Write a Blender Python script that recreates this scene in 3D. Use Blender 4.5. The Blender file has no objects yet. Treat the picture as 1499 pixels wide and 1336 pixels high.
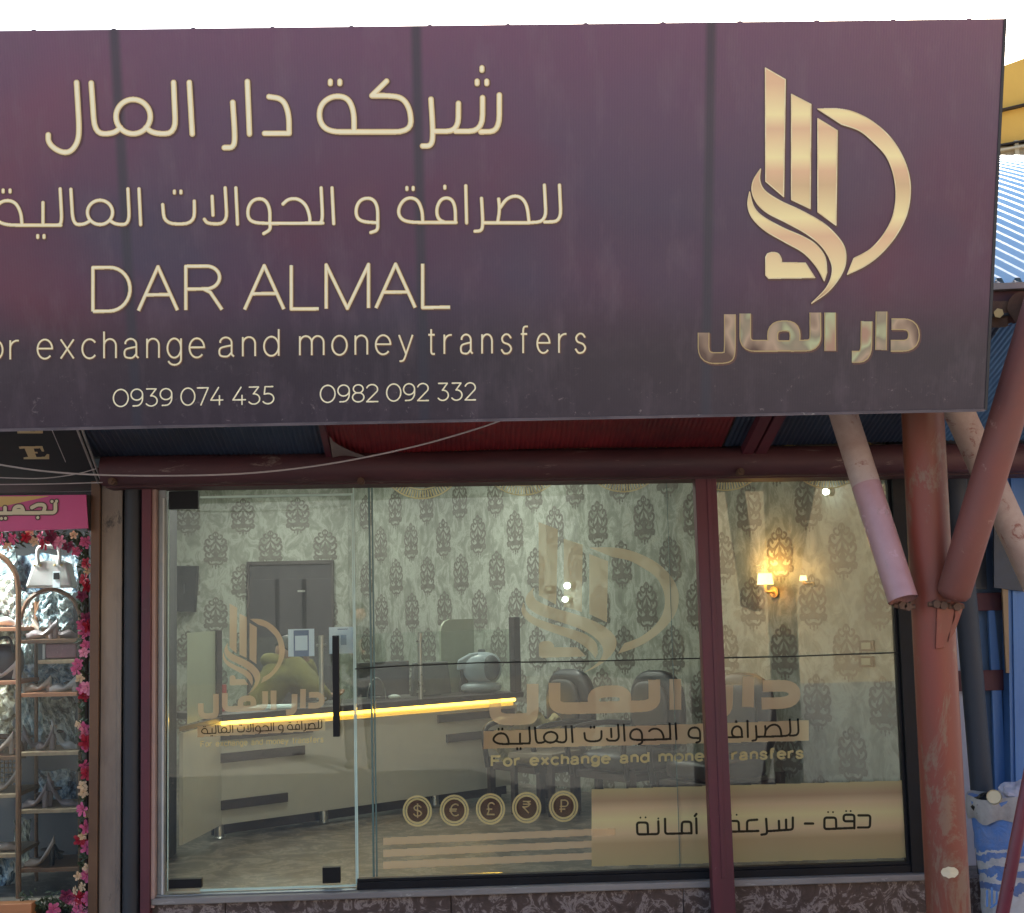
import bpy, bmesh, math, random
import numpy as np
from mathutils import Vector, Matrix
random.seed(7)
R=math.radians; S=bpy.context.scene; COL=S.collection
# ------------------------------------------------------------ camera
F=2100.0; CAM=Vector((0,-8.0,1.52)); yaw=R(2.5); pit=R(6.17); rol=R(1.35)
fw=Vector((math.sin(yaw)*math.cos(pit), math.cos(yaw)*math.cos(pit), math.sin(pit)))
rt0=Vector((math.cos(yaw),-math.sin(yaw),0)); up0=rt0.cross(fw)
rt=rt0*math.cos(rol)-up0*math.sin(rol); up=up0*math.cos(rol)+rt0*math.sin(rol)
cd=bpy.data.cameras.new('camera'); cam=bpy.data.objects.new('camera',cd); COL.objects.link(cam)
M=Matrix((rt,up,-fw)).transposed().to_4x4(); M.translation=CAM; cam.matrix_world=M
cd.sensor_width=36; cd.sensor_fit='HORIZONTAL'; cd.lens=F/1499*36; cd.clip_start=.05; cd.clip_end=2000
S.camera=cam
# ------------------------------------------------------------ sky, sun, exposure
SUN_AZ=R(20)      # towards +Y (behind the shop), slightly to the right
SUN_EL=R(33)
w=bpy.data.worlds.new('World'); S.world=w; w.use_nodes=True; nt=w.node_tree
bg=nt.nodes['Background']; sk=nt.nodes.new('ShaderNodeTexSky'); sk.sky_type='NISHITA'; sk.sun_disc=False
sk.sun_elevation=SUN_EL; sk.sun_rotation=SUN_AZ; sk.dust_density=3.5; sk.air_density=1.0; sk.ozone_density=1.0
nt.links.new(sk.outputs[0],bg.inputs[0]); bg.inputs[1].default_value=.10
sd=bpy.data.lights.new('sun','SUN'); sd.energy=4.9; sd.angle=R(.6); sd.color=(1,.94,.84)
so=bpy.data.objects.new('sun',sd); COL.objects.link(so)
ts=Vector((math.sin(SUN_AZ)*math.cos(SUN_EL),math.cos(SUN_AZ)*math.cos(SUN_EL),math.sin(SUN_EL)))
so.rotation_euler=ts.to_track_quat('Z','Y').to_euler(); so.location=(0,10,12)
S.view_settings.view_transform='Standard'; S.view_settings.look='None'; S.view_settings.gamma=1
S.view_settings.use_curve_mapping=False; S.view_settings.exposure=2.05
S.cycles.use_denoising=True; S.cycles.max_bounces=8; S.cycles.transparent_max_bounces=16
S.cycles.caustics_reflective=False; S.cycles.caustics_refractive=False
LAMP=0.135
# ------------------------------------------------------------ projection helpers (a photo pixel to a point on a real plane)
def ray(px,py): return fw+rt*((px-749.5)/F)+up*((668-py)/F)
def PP(px,py,p,n):
    d=ray(px,py); t=(p-CAM).dot(n)/d.dot(n); return CAM+d*t
def PY(px,py,Y=0.): return PP(px,py,Vector((0,Y,0)),Vector((0,1,0)))
def PZ(px,py,Z=0.): return PP(px,py,Vector((0,0,Z)),Vector((0,0,1)))
def PV(px,py,a,b):
    d=(b-a); n=Vector((d.y,-d.x,0)).normalized(); return PP(px,py,a,n)
# ------------------------------------------------------------ object helpers
def tag(o,label=None,cat=None,group=None,kind=None):
    if label: o['label']=label
    if cat: o['category']=cat
    if group: o['group']=group
    if kind: o['kind']=kind
    return o
def empty(name,loc,label,cat,group=None,rz=0,kind=None):
    o=bpy.data.objects.new(name,None); COL.objects.link(o); o.location=Vector(loc); o.rotation_euler=(0,0,rz); o.empty_display_size=.1
    if kind: o['kind']=kind; return o
    return tag(o,label,cat,group)
def origin(o):
    m=Matrix.Translation(o.location)@o.rotation_euler.to_matrix().to_4x4()@Matrix.Diagonal(o.scale).to_4x4()
    return (origin(o.parent)@o.matrix_parent_inverse@m) if o.parent else m
def mk(name,vs,fs,mat,parent=None,smooth=False,local=False):
    me=bpy.data.meshes.new(name); me.from_pydata([tuple(v) for v in vs],[],fs); me.update()
    if mat: me.materials.append(mat)
    if smooth: me.polygons.foreach_set('use_smooth',[True]*len(me.polygons))
    o=bpy.data.objects.new(name,me); COL.objects.link(o)
    if parent:
        o.parent=parent
        if not local: o.matrix_parent_inverse=origin(parent).inverted()
    return o
class G:
    "collects shapes for ONE mesh"
    def __init__(s): s.v=[]; s.f=[]
    def add(s,vs,fs):
        n=len(s.v); s.v+= [Vector(v) for v in vs]; s.f+=[tuple(i+n for i in f) for f in fs]; return s
    def hexa(s,p):   # 8 pts: bottom 4, top 4
        return s.add(p,[(0,3,2,1),(4,5,6,7),(0,1,5,4),(1,2,6,5),(2,3,7,6),(3,0,4,7)])
    def box(s,a,b):
        x0,y0,z0=a; x1,y1,z1=b
        return s.hexa([(x0,y0,z0),(x1,y0,z0),(x1,y1,z0),(x0,y1,z0),(x0,y0,z1),(x1,y0,z1),(x1,y1,z1),(x0,y1,z1)])
    def slab(s,q,off):   # quad extruded by vector off
        q=[Vector(p) for p in q]; off=Vector(off); return s.hexa(q+[p+off for p in q])
    def prism(s,pts,off):
        n=len(pts); pts=[Vector(p) for p in pts]; off=Vector(off)
        return s.add(pts+[p+off for p in pts],[tuple(range(n))[::-1],tuple(range(n,2*n))]+[(i,(i+1)%n,n+(i+1)%n,n+i) for i in range(n)])
    def tube(s,pts,r,seg=10,cap=True):
        pts=[Vector(p) for p in pts]; n=len(pts); rs=r if isinstance(r,(list,tuple)) else [r]*n
        base=len(s.v); ref=None
        for i,p in enumerate(pts):
            t=(pts[min(i+1,n-1)]-pts[max(i-1,0)]).normalized()
            if ref is None:
                ref=t.orthogonal().normalized()
            ref=(ref-t*ref.dot(t)).normalized(); b=t.cross(ref)
            for k in range(seg):
                a=2*math.pi*k/seg; s.v.append(p+ref*(rs[i]*math.cos(a))+b*(rs[i]*math.sin(a)))
        for i in range(n-1):
            for k in range(seg):
                k2=(k+1)%seg; s.f.append((base+i*seg+k,base+i*seg+k2,base+(i+1)*seg+k2,base+(i+1)*seg+k))
        if cap:
            s.f.append(tuple(base+k for k in range(seg))[::-1]); s.f.append(tuple(base+(n-1)*seg+k for k in range(seg)))
        return s
    def ball(s,c,r,nu=12,nv=8,f=None):
        c=Vector(c); rx,ry,rz=(r,r,r) if not isinstance(r,(tuple,list)) else r; base=len(s.v)
        for j in range(nv+1):
            th=math.pi*j/nv
            for i in range(nu):
                a=2*math.pi*i/nu; q=Vector((math.sin(th)*math.cos(a),math.sin(th)*math.sin(a),math.cos(th)))
                k=f(q) if f else 1
                s.v.append(c+Vector((q.x*rx,q.y*ry,q.z*rz))*k)
        for j in range(nv):
            for i in range(nu):
                i2=(i+1)%nu; s.f.append((base+j*nu+i,base+(j+1)*nu+i,base+(j+1)*nu+i2,base+j*nu+i2))
        return s
    def grid(s,fn,nu,nv):
        base=len(s.v)
        for j in range(nv+1):
            for i in range(nu+1): s.v.append(Vector(fn(i/nu,j/nv)))
        for j in range(nv):
            for i in range(nu):
                a=base+j*(nu+1)+i; s.f.append((a,a+1,a+nu+2,a+nu+1))
        return s
    def out(s,name,mat,parent=None,smooth=False,local=False,bevel=0):
        o=mk(name,s.v,s.f,mat,parent,smooth,local)
        if bevel:
            b=o.modifiers.new('bevel','BEVEL'); b.width=bevel; b.segments=2; b.limit_method='ANGLE'
        if smooth:
            m=o.modifiers.new('ws','EDGE_SPLIT'); m.split_angle=R(40)
        return o
# ------------------------------------------------------------ materials
def new(name):
    m=bpy.data.materials.new(name); m.use_nodes=True; return m,m.node_tree,m.node_tree.nodes['Principled BSDF']
def ramp(nt,src,stops):
    r=nt.nodes.new('ShaderNodeValToRGB'); nt.links.new(src,r.inputs[0]); e=r.color_ramp.elements
    while len(e)<len(stops): e.new(.5)
    for el,(p,c) in zip(e,stops): el.position=p; el.color=(*c,1) if len(c)==3 else c
    return r.outputs[0]
def noise(nt,scale,detail=5,rough=.6,dist=0,coord='Object',stretch=None):
    tc=nt.nodes.new('ShaderNodeTexCoord'); n=nt.nodes.new('ShaderNodeTexNoise'); src=tc.outputs[coord]
    if stretch:
        mp=nt.nodes.new('ShaderNodeMapping'); mp.inputs['Scale'].default_value=stretch; nt.links.new(src,mp.inputs[0]); src=mp.outputs[0]
    nt.links.new(src,n.inputs['Vector']); n.inputs['Scale'].default_value=scale; n.inputs['Detail'].default_value=detail
    n.inputs['Roughness'].default_value=rough; n.inputs['Distortion'].default_value=dist; return n.outputs['Fac']
def mixc(nt,fac,a,b,mode='MIX'):
    m=nt.nodes.new('ShaderNodeMix'); m.data_type='RGBA'; m.blend_type=mode
    if isinstance(fac,(int,float)): m.inputs[0].default_value=fac
    else: nt.links.new(fac,m.inputs[0])
    for i,v in ((6,a),(7,b)):
        if isinstance(v,(tuple,list)): m.inputs[i].default_value=(*v,1)
        else: nt.links.new(v,m.inputs[i])
    return m.outputs[2]
def bump(nt,b,h,strength=.3,dist=.01):
    n=nt.nodes.new('ShaderNodeBump'); n.inputs['Strength'].default_value=strength; n.inputs['Distance'].default_value=dist
    nt.links.new(h,n.inputs['Height']); nt.links.new(n.outputs[0],b.inputs['Normal'])
def mat(name,c1,c2=None,scale=6,rough=.6,metal=0,bmp=.15,stretch=None,spots=None,spot_scale=25,spot_amt=.62,spec=.5,detail=6):
    m,nt,b=new(name); c2=c2 or tuple(x*.75 for x in c1)
    f=noise(nt,scale,detail,.65,.3,stretch=stretch); c=ramp(nt,f,[(.32,c2),(.68,c1)])
    if spots:
        g=noise(nt,spot_scale,8,.75,.6,stretch=stretch); k=ramp(nt,g,[(spot_amt,(0,0,0)),(min(1,spot_amt+.07),(1,1,1))])
        c=mixc(nt,k,c,spots)
    nt.links.new(c,b.inputs['Base Color']); b.inputs['Roughness'].default_value=rough; b.inputs['Metallic'].default_value=metal
    b.inputs['Specular IOR Level'].default_value=spec
    rr=nt.nodes.new('ShaderNodeMapRange'); nt.links.new(f,rr.inputs[0]); rr.inputs[3].default_value=max(0,rough-.12); rr.inputs[4].default_value=min(1,rough+.12); nt.links.new(rr.outputs[0],b.inputs['Roughness'])
    if bmp: bump(nt,b,noise(nt,scale*6,6,.7,stretch=stretch),bmp,.004)
    return m
def emit(name,c,s):
    m,nt,b=new(name); b.inputs['Base Color'].default_value=(*c,1); b.inputs['Emission Color'].default_value=(*c,1); b.inputs['Emission Strength'].default_value=s; return m
def glassm(name,tint=(.93,.965,.945),ior=1.45,rough=0.0,dust=.03):
    m=bpy.data.materials.new(name); m.use_nodes=True; nt=m.node_tree; nt.nodes.clear()
    o=nt.nodes.new('ShaderNodeOutputMaterial'); mx=nt.nodes.new('ShaderNodeMixShader'); t=nt.nodes.new('ShaderNodeBsdfTransparent'); g=nt.nodes.new('ShaderNodeBsdfGlossy'); fr=nt.nodes.new('ShaderNodeFresnel')
    fr.inputs[0].default_value=ior; t.inputs[0].default_value=(*tint,1); g.inputs['Roughness'].default_value=rough; g.inputs[0].default_value=(.95,1,.98,1)
    ge=nt.nodes.new('ShaderNodeNewGeometry'); mr=nt.nodes.new('ShaderNodeMapRange'); nt.links.new(ge.outputs['Backfacing'],mr.inputs[0]); mr.inputs[3].default_value=ior; mr.inputs[4].default_value=1/ior; nt.links.new(mr.outputs[0],fr.inputs[0])
    nt.links.new(fr.outputs[0],mx.inputs[0]); nt.links.new(t.outputs[0],mx.inputs[1]); nt.links.new(g.outputs[0],mx.inputs[2])
    dd=nt.nodes.new('ShaderNodeBsdfDiffuse'); dd.inputs[0].default_value=(.62,.60,.56,1); m3=nt.nodes.new('ShaderNodeMixShader'); f=noise(nt,2.2,9,.72,.8,stretch=(1,1,.55)); k=ramp(nt,f,[(.40,(dust*.35,)*3),(.58,(dust,)*3),(.74,(dust*2.1,)*3)])
    nt.links.new(k,m3.inputs[0]); nt.links.new(mx.outputs[0],m3.inputs[1]); nt.links.new(dd.outputs[0],m3.inputs[2]); nt.links.new(m3.outputs[0],o.inputs[0]); return m
def filmm(name,c,alpha,c2=None,band=None):
    m=bpy.data.materials.new(name); m.use_nodes=True; nt=m.node_tree; nt.nodes.clear()
    o=nt.nodes.new('ShaderNodeOutputMaterial'); mx=nt.nodes.new('ShaderNodeMixShader'); t=nt.nodes.new('ShaderNodeBsdfTransparent'); d=nt.nodes.new('ShaderNodeBsdfDiffuse'); tr=nt.nodes.new('ShaderNodeBsdfTranslucent'); m2=nt.nodes.new('ShaderNodeMixShader')
    mx.inputs[0].default_value=alpha; m2.inputs[0].default_value=.5; t.inputs[0].default_value=(1,1,1,1)
    d.inputs[0].default_value=(*c,1); tr.inputs[0].default_value=(*c,1)
    if band:
        tc=nt.nodes.new('ShaderNodeTexCoord'); sx=nt.nodes.new('ShaderNodeSeparateXYZ'); nt.links.new(tc.outputs['Generated'],sx.inputs[0])
        col=ramp(nt,sx.outputs[2 if band[0]=='z' else 0],band[1]); nt.links.new(col,d.inputs[0]); nt.links.new(col,tr.inputs[0])
    nt.links.new(d.outputs[0],m2.inputs[1]); nt.links.new(tr.outputs[0],m2.inputs[2]); nt.links.new(t.outputs[0],mx.inputs[1]); nt.links.new(m2.outputs[0],mx.inputs[2]); nt.links.new(mx.outputs[0],o.inputs[0]); return m
MT={}
MT['asphalt']=mat('asphalt',(.24,.22,.20),(.19,.17,.155),3,.9,bmp=.5,spots=(.33,.31,.28),spot_scale=40)
MT['maroon']=mat('maroon_paint',(.13,.022,.035),(.085,.018,.028),5,.5,bmp=.2,spots=(.36,.28,.26),spot_scale=30,spot_amt=.67,stretch=(1,1,.35))
MT['beam']=mat('beam_paint',(.095,.03,.035),(.055,.02,.026),5,.6,bmp=.25,spots=(.22,.15,.13),spot_scale=9,spot_amt=.60,stretch=(.3,1,1.6))
MT['red']=mat('red_oxide_paint',(.25,.052,.038),(.17,.05,.036),3,.55,bmp=.25,spots=(.29,.15,.11),spot_scale=7,spot_amt=.56,stretch=(1,1,.45))
MT['red']=mat('red_oxide_paint',(.26,.045,.028),(.17,.055,.028),1.8,.5,bmp=.35,spots=(.22,.12,.075),spot_scale=5,spot_amt=.52,stretch=(1,1,.35))
MT['redstrut']=mat('faded_red_paint',(.20,.06,.045),(.15,.055,.042),3,.6,bmp=.2,spots=(.30,.17,.13),spot_scale=9,spot_amt=.6)
MT['dusty']=mat('dusty_paint',(.52,.40,.34),(.37,.25,.21),5,.85,bmp=.4,spots=(.26,.10,.08),spot_scale=11,spot_amt=.58)
MT['pinkwrap']=mat('pink_wrapped_paint',(.47,.27,.27),(.38,.20,.20),5,.25,bmp=.3,spots=(.28,.2,.17),spot_scale=10,spot_amt=.62)
MT['blacksteel']=mat('dark_steel',(.03,.032,.038),(.018,.019,.024),5,.55,bmp=.3,spots=(.10,.10,.11),spot_scale=12,spot_amt=.66,stretch=(1,1,.25))
MT['navy']=mat('navy_pole_paint',(.035,.042,.06),(.024,.03,.044),3,.6,bmp=.3,spots=(.14,.14,.14),spot_scale=10,spot_amt=.62,stretch=(1,1,.3))
MT['black']=mat('black_plastic',(.010,.010,.012),(.007,.007,.009),9,.45,bmp=0,spec=.25)
MT['blackframe']=mat('black_aluminium',(.012,.013,.017),(.008,.008,.01),9,.5,bmp=0,spec=.2)
MT['rust']=mat('rusty_steel',(.16,.085,.05),(.09,.05,.035),12,.8,bmp=.5)
MT['alu']=mat('grey_aluminium',(.34,.35,.34),(.24,.25,.25),6,.38,metal=.6,bmp=.08)
MT['sill']=mat('stone_sill',(.30,.27,.25),(.19,.17,.165),5,.6,bmp=.3,spots=(.42,.40,.37),spot_scale=14,spot_amt=.6,stretch=(.4,1,2))
MT['pinkframe']=mat('cream_pink_frame',(.60,.42,.36),(.48,.32,.28),6,.6,bmp=.2,spots=(.12,.06,.07),spot_scale=16,spot_amt=.62,stretch=(1,1,.3))
MT['plaster']=mat('stained_plaster',(.34,.27,.21),(.17,.13,.11),3,.85,bmp=.4,spots=(.08,.07,.065),spot_scale=5,spot_amt=.6,stretch=(1,1,.35))
MT['brownframe']=mat('brown_shop_frame',(.15,.07,.03),(.10,.045,.02),4,.45,bmp=.1)
MT['edge']=mat('polished_glass_edge',(.62,.80,.70),(.5,.68,.6),9,.2,bmp=0)
MT['glassdark']=mat('green_glass_edge',(.12,.20,.18),(.09,.15,.14),9,.2,bmp=0)
MT['navysheet']=mat('navy_ribbed_sheet',(.035,.055,.095),(.014,.018,.03),1.6,.5,bmp=.1,spots=(.10,.13,.18),spot_scale=7,spot_amt=.62)
MT['redsheet']=mat('red_ribbed_sheet',(.25,.02,.024),(.07,.010,.014),1.4,.5,bmp=.1,spots=(.05,.02,.022),spot_scale=4,spot_amt=.62)
MT['bluesheet']=mat('blue_ribbed_sheet',(.10,.22,.40),(.07,.16,.32),2,.5,bmp=.1)
MT['roofblue']=mat('pale_blue_roof',(.50,.66,.78),(.42,.60,.74),2,.45,bmp=.1)
MT['ochre']=mat('ochre_render',(.78,.46,.09),(.66,.37,.07),.5,.85,bmp=.2,spots=(.42,.22,.05),spot_scale=2,spot_amt=.6)
MT['beige']=mat('beige_render',(.50,.43,.30),(.4,.34,.23),1,.85)
MT['darkgap']=mat('dark_brown',(.03,.02,.015),(.02,.014,.01),5,.8)
MT['blueWall']=mat('blue_kiosk_paint',(.09,.24,.55),(.06,.17,.44),2.5,.5,bmp=.15,spots=(.14,.22,.40),spot_scale=8,spot_amt=.62,stretch=(1,1,.3))
MT['bluegrey']=mat('blue_grey_paint',(.20,.30,.46),(.16,.25,.40),3,.5,bmp=.1)
MT['paleblue']=mat('pale_lilac_paint',(.44,.48,.62),(.36,.40,.55),3,.6,bmp=.15)
MT['wood']=mat('raw_wood',(.36,.26,.16),(.26,.18,.11),6,.8,stretch=(6,6,.6))
MT['plinth']=None
MT['tan']=mat('tan_leather',(.26,.22,.16),(.20,.165,.125),5,.45,bmp=.2)
MT['leather']=mat('dark_grey_leather',(.014,.013,.016),(.010,.0095,.011),5,.4,bmp=.2)
MT['greyleather']=mat('grey_leather',(.045,.042,.044),(.032,.03,.031),5,.45,bmp=.2)
MT['cream']=mat('cream_laminate',(.52,.50,.42),(.48,.46,.385),2,.35,bmp=0)
MT['creamdk']=mat('sage_panel',(.33,.36,.27),(.30,.33,.25),2,.5,bmp=0)
MT['umber']=mat('dark_walnut_laminate',(.055,.042,.04),(.04,.03,.03),4,.4,bmp=0,stretch=(1,1,6))
MT['steel']=mat('brushed_steel',(.5,.5,.48),(.4,.4,.38),9,.3,metal=.9,bmp=0)
MT['doorbrown']=mat('dark_door_wood',(.036,.03,.036),(.026,.022,.028),3,.5,bmp=.05,stretch=(3,3,.3))
MT['tv']=mat('black_screen',(.008,.009,.014),(.006,.006,.01),3,.15,bmp=0)
MT['ceil']=mat('ceiling_plaster',(.62,.63,.6),(.56,.57,.55),3,.8)
MT['led']=emit('led_strip_glow',(1.,.56,.05),2.6)
MT['lampglow']=emit('warm_lamp_glow',(1.,.60,.18),1.3)
MT['spotglow']=emit('cool_lamp_glow',(.9,1.,.92),5)
MT['olive']=mat('olive_hoodie_cloth',(.19,.158,.036),(.13,.11,.025),9,.9,bmp=.5)
MT['skin']=mat('skin',(.38,.21,.14),(.33,.18,.12),9,.5,bmp=.05)
MT['hair']=mat('black_hair',(.012,.01,.01),(.008,.007,.007),30,.5,bmp=.4)
MT['jacket']=mat('charcoal_jacket_cloth',(.03,.034,.045),(.022,.025,.034),9,.85,bmp=.4)
MT['jeans']=mat('dark_denim',(.025,.032,.05),(.02,.025,.04),20,.9)
MT['printer']=mat('pale_grey_plastic',(.36,.40,.46),(.32,.36,.42),3,.35,bmp=0)
MT['darkgrey']=mat('charcoal_plastic',(.06,.062,.07),(.045,.047,.055),3,.4,bmp=0)
MT['monitor']=mat('grey_monitor_back',(.13,.13,.135),(.10,.10,.105),3,.45,bmp=0)
MT['paper']=mat('white_paper',(.80,.88,.90),(.75,.84,.88),2,.7,bmp=0)
MT['papblue']=mat('blue_print',(.12,.18,.30),(.10,.15,.26),3,.6,bmp=0)
MT['cloth']=mat('yellow_crumpled_cloth',(.50,.44,.22),(.30,.26,.13),9,.85,bmp=.6)
MT['white']=mat('white_plastic',(.7,.72,.7),(.6,.62,.6),3,.5,bmp=0)
MT['wire']=mat('pale_cable',(.50,.44,.44),(.4,.35,.35),9,.6,bmp=0)
MT['wiredk']=mat('black_cable',(.02,.02,.02),(.012,.012,.012),9,.6,bmp=0)
MT['stripe']=mat('maroon_stripe_paint',(.075,.012,.03),(.055,.01,.024),4,.6,bmp=.05)
MT['signpole']=mat('maroon_gloss_pole',(.16,.02,.04),(.11,.015,.03),5,.3,bmp=.1,spots=(.05,.02,.02),spot_scale=8,spot_amt=.64)
MT['pinkbanner']=mat('pink_banner_vinyl',(.62,.07,.23),(.52,.05,.18),1.5,.35,bmp=.1)
MT['creamink']=mat('cream_print',(.72,.62,.42),(.66,.56,.38),3,.5,bmp=0)
MT['brownink']=mat('brown_print',(.09,.035,.03),(.07,.03,.025),3,.5,bmp=0)
MT['goldink']=mat('yellow_gold_print',(.86,.68,.34),(.80,.60,.28),4,.45,bmp=0)
MT['goldflat']=mat('gold_flat_print',(.55,.42,.20),(.48,.36,.17),4,.5,bmp=0)
MT['shadowink']=mat('dark_brown_print',(.13,.065,.05),(.10,.05,.045),3,.5,bmp=0)
MT['greyink']=mat('bronze_ink',(.09,.075,.06),(.07,.06,.05),3,.5,bmp=0)
# ------------------------------------------------------------ flat print: shapes cut into scanline strips, no overlaps
def arc(cx,cy,rx,ry,a0,a1,n=None):
    n=n or max(4,int(abs(a1-a0)/12)); return [(cx+rx*math.cos(R(a0+(a1-a0)*i/n)),cy+ry*math.sin(R(a0+(a1-a0)*i/n))) for i in range(n+1)]
def fillet(pts,r):
    if r<=0 or len(pts)<3: return list(pts)
    out=[pts[0]]
    for i in range(1,len(pts)-1):
        a,b,c=pts[i-1],pts[i],pts[i+1]; la=math.dist(a,b); lc=math.dist(b,c)
        if la<1e-6 or lc<1e-6: continue
        ra=min(r,la*.5); rc=min(r,lc*.5)
        p=(b[0]+(a[0]-b[0])*ra/la,b[1]+(a[1]-b[1])*ra/la); q=(b[0]+(c[0]-b[0])*rc/lc,b[1]+(c[1]-b[1])*rc/lc)
        for k in range(6):
            t=k/5; out.append(((1-t)**2*p[0]+2*t*(1-t)*b[0]+t*t*q[0],(1-t)**2*p[1]+2*t*(1-t)*b[1]+t*t*q[1]))
    out.append(pts[-1]); return out
def catmull(p,n=6,closed=False):
    m=len(p); out=[]
    for i in range(m if closed else m-1):
        a,b,c,d=[p[(i+k)%m] if closed else p[min(max(i+k,0),m-1)] for k in (-1,0,1,2)]
        for k in range(n):
            t=k/n; out.append(tuple(.5*((2*b[j])+(-a[j]+c[j])*t+(2*a[j]-5*b[j]+4*c[j]-d[j])*t*t+(-a[j]+3*b[j]-3*c[j]+d[j])*t**3) for j in (0,1)))
    if not closed: out.append(p[-1])
    return out
def runs(shapes,step):
    "shapes: ('p',[rings]) even-odd polygons; ('s',pts,halfwidth,roundcap). returns rows (y0,y1,[(xa,xb)..])"
    conv=[]
    for s in shapes:
        if s[0]=='p': conv.append(('p',[np.array(r,float) for r in s[1]]))
        else:
            _,pts,h,rc=s; n=len(pts)
            for i in range(n-1):
                (ax,ay),(bx,by)=pts[i],pts[i+1]; L=math.hypot(bx-ax,by-ay)
                if L<1e-9: continue
                ux,uy=(by-ay)/L*h,-(bx-ax)/L*h
                conv.append(('p',[np.array([(ax+ux,ay+uy),(bx+ux,by+uy),(bx-ux,by-uy),(ax-ux,ay-uy)])]))
                if i>0 or rc: conv.append(('c',ax,ay,h))
            if rc: conv.append(('c',pts[-1][0],pts[-1][1],h))
    lo=[];hi=[]
    for c in conv:
        if c[0]=='p': lo.append(min(r[:,1].min() for r in c[1])); hi.append(max(r[:,1].max() for r in c[1]))
        else: lo.append(c[2]-c[3]); hi.append(c[2]+c[3])
    y0=min(lo); y1=max(hi); n=max(1,int(math.ceil((y1-y0)/step))); rows=[]
    bucket=[[] for _ in range(n)]
    for c,a,b in zip(conv,lo,hi):
        for i in range(max(0,int((a-y0)/step)),min(n,int((b-y0)/step)+1)): bucket[i].append(c)
    for i in range(n):
        y=y0+(i+.5)*step; iv=[]
        for c in bucket[i]:
            if c[0]=='c':
                d=c[3]**2-(y-c[2])**2
                if d>0: d=math.sqrt(d); iv.append((c[1]-d,c[1]+d))
            else:
                xs=[]
                for r in c[1]:
                    m=len(r)
                    for k in range(m):
                        xa,ya=r[k]; xb,yb=r[(k+1)%m]
                        if (ya<=y)!=(yb<=y): xs.append(xa+(y-ya)*(xb-xa)/(yb-ya))
                xs.sort(); iv+=[(xs[k],xs[k+1]) for k in range(0,len(xs)-1,2)]
        iv.sort(); mer=[]
        for a,b in iv:
            if mer and a<=mer[-1][1]+.02*step: mer[-1][1]=max(mer[-1][1],b)
            else: mer.append([a,b])
        if mer: rows.append((y-step/2,y+step/2,mer))
    return rows
def print_mesh(name,shapes,proj,mat,parent,step=.5,local=False,inv=False):
    g=G()
    for y0,y1,iv in runs(shapes,step):
        for a,b in iv:
            n=len(g.v); g.v+=[proj(a,y1),proj(b,y1),proj(b,y0),proj(a,y0)]; g.f.append((n,n+1,n+2,n+3))
    return g.out(name,mat,parent,local=local)
def grow(shapes,d):
    out=[]
    for s in shapes:
        if s[0]=='s': out.append(('s',s[1],s[2]+d,s[3]))
        else:
            out.append(s)
            for r in s[1]: out.append(('s',list(r)+[r[0]],d,False))
    return out
def mapx(shapes,fn,k):
    return [('p',[[fn(*q) for q in r] for r in s[1]]) if s[0]=='p' else ('s',[fn(*q) for q in s[1]],s[2]*k,s[3]) for s in shapes]
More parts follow.
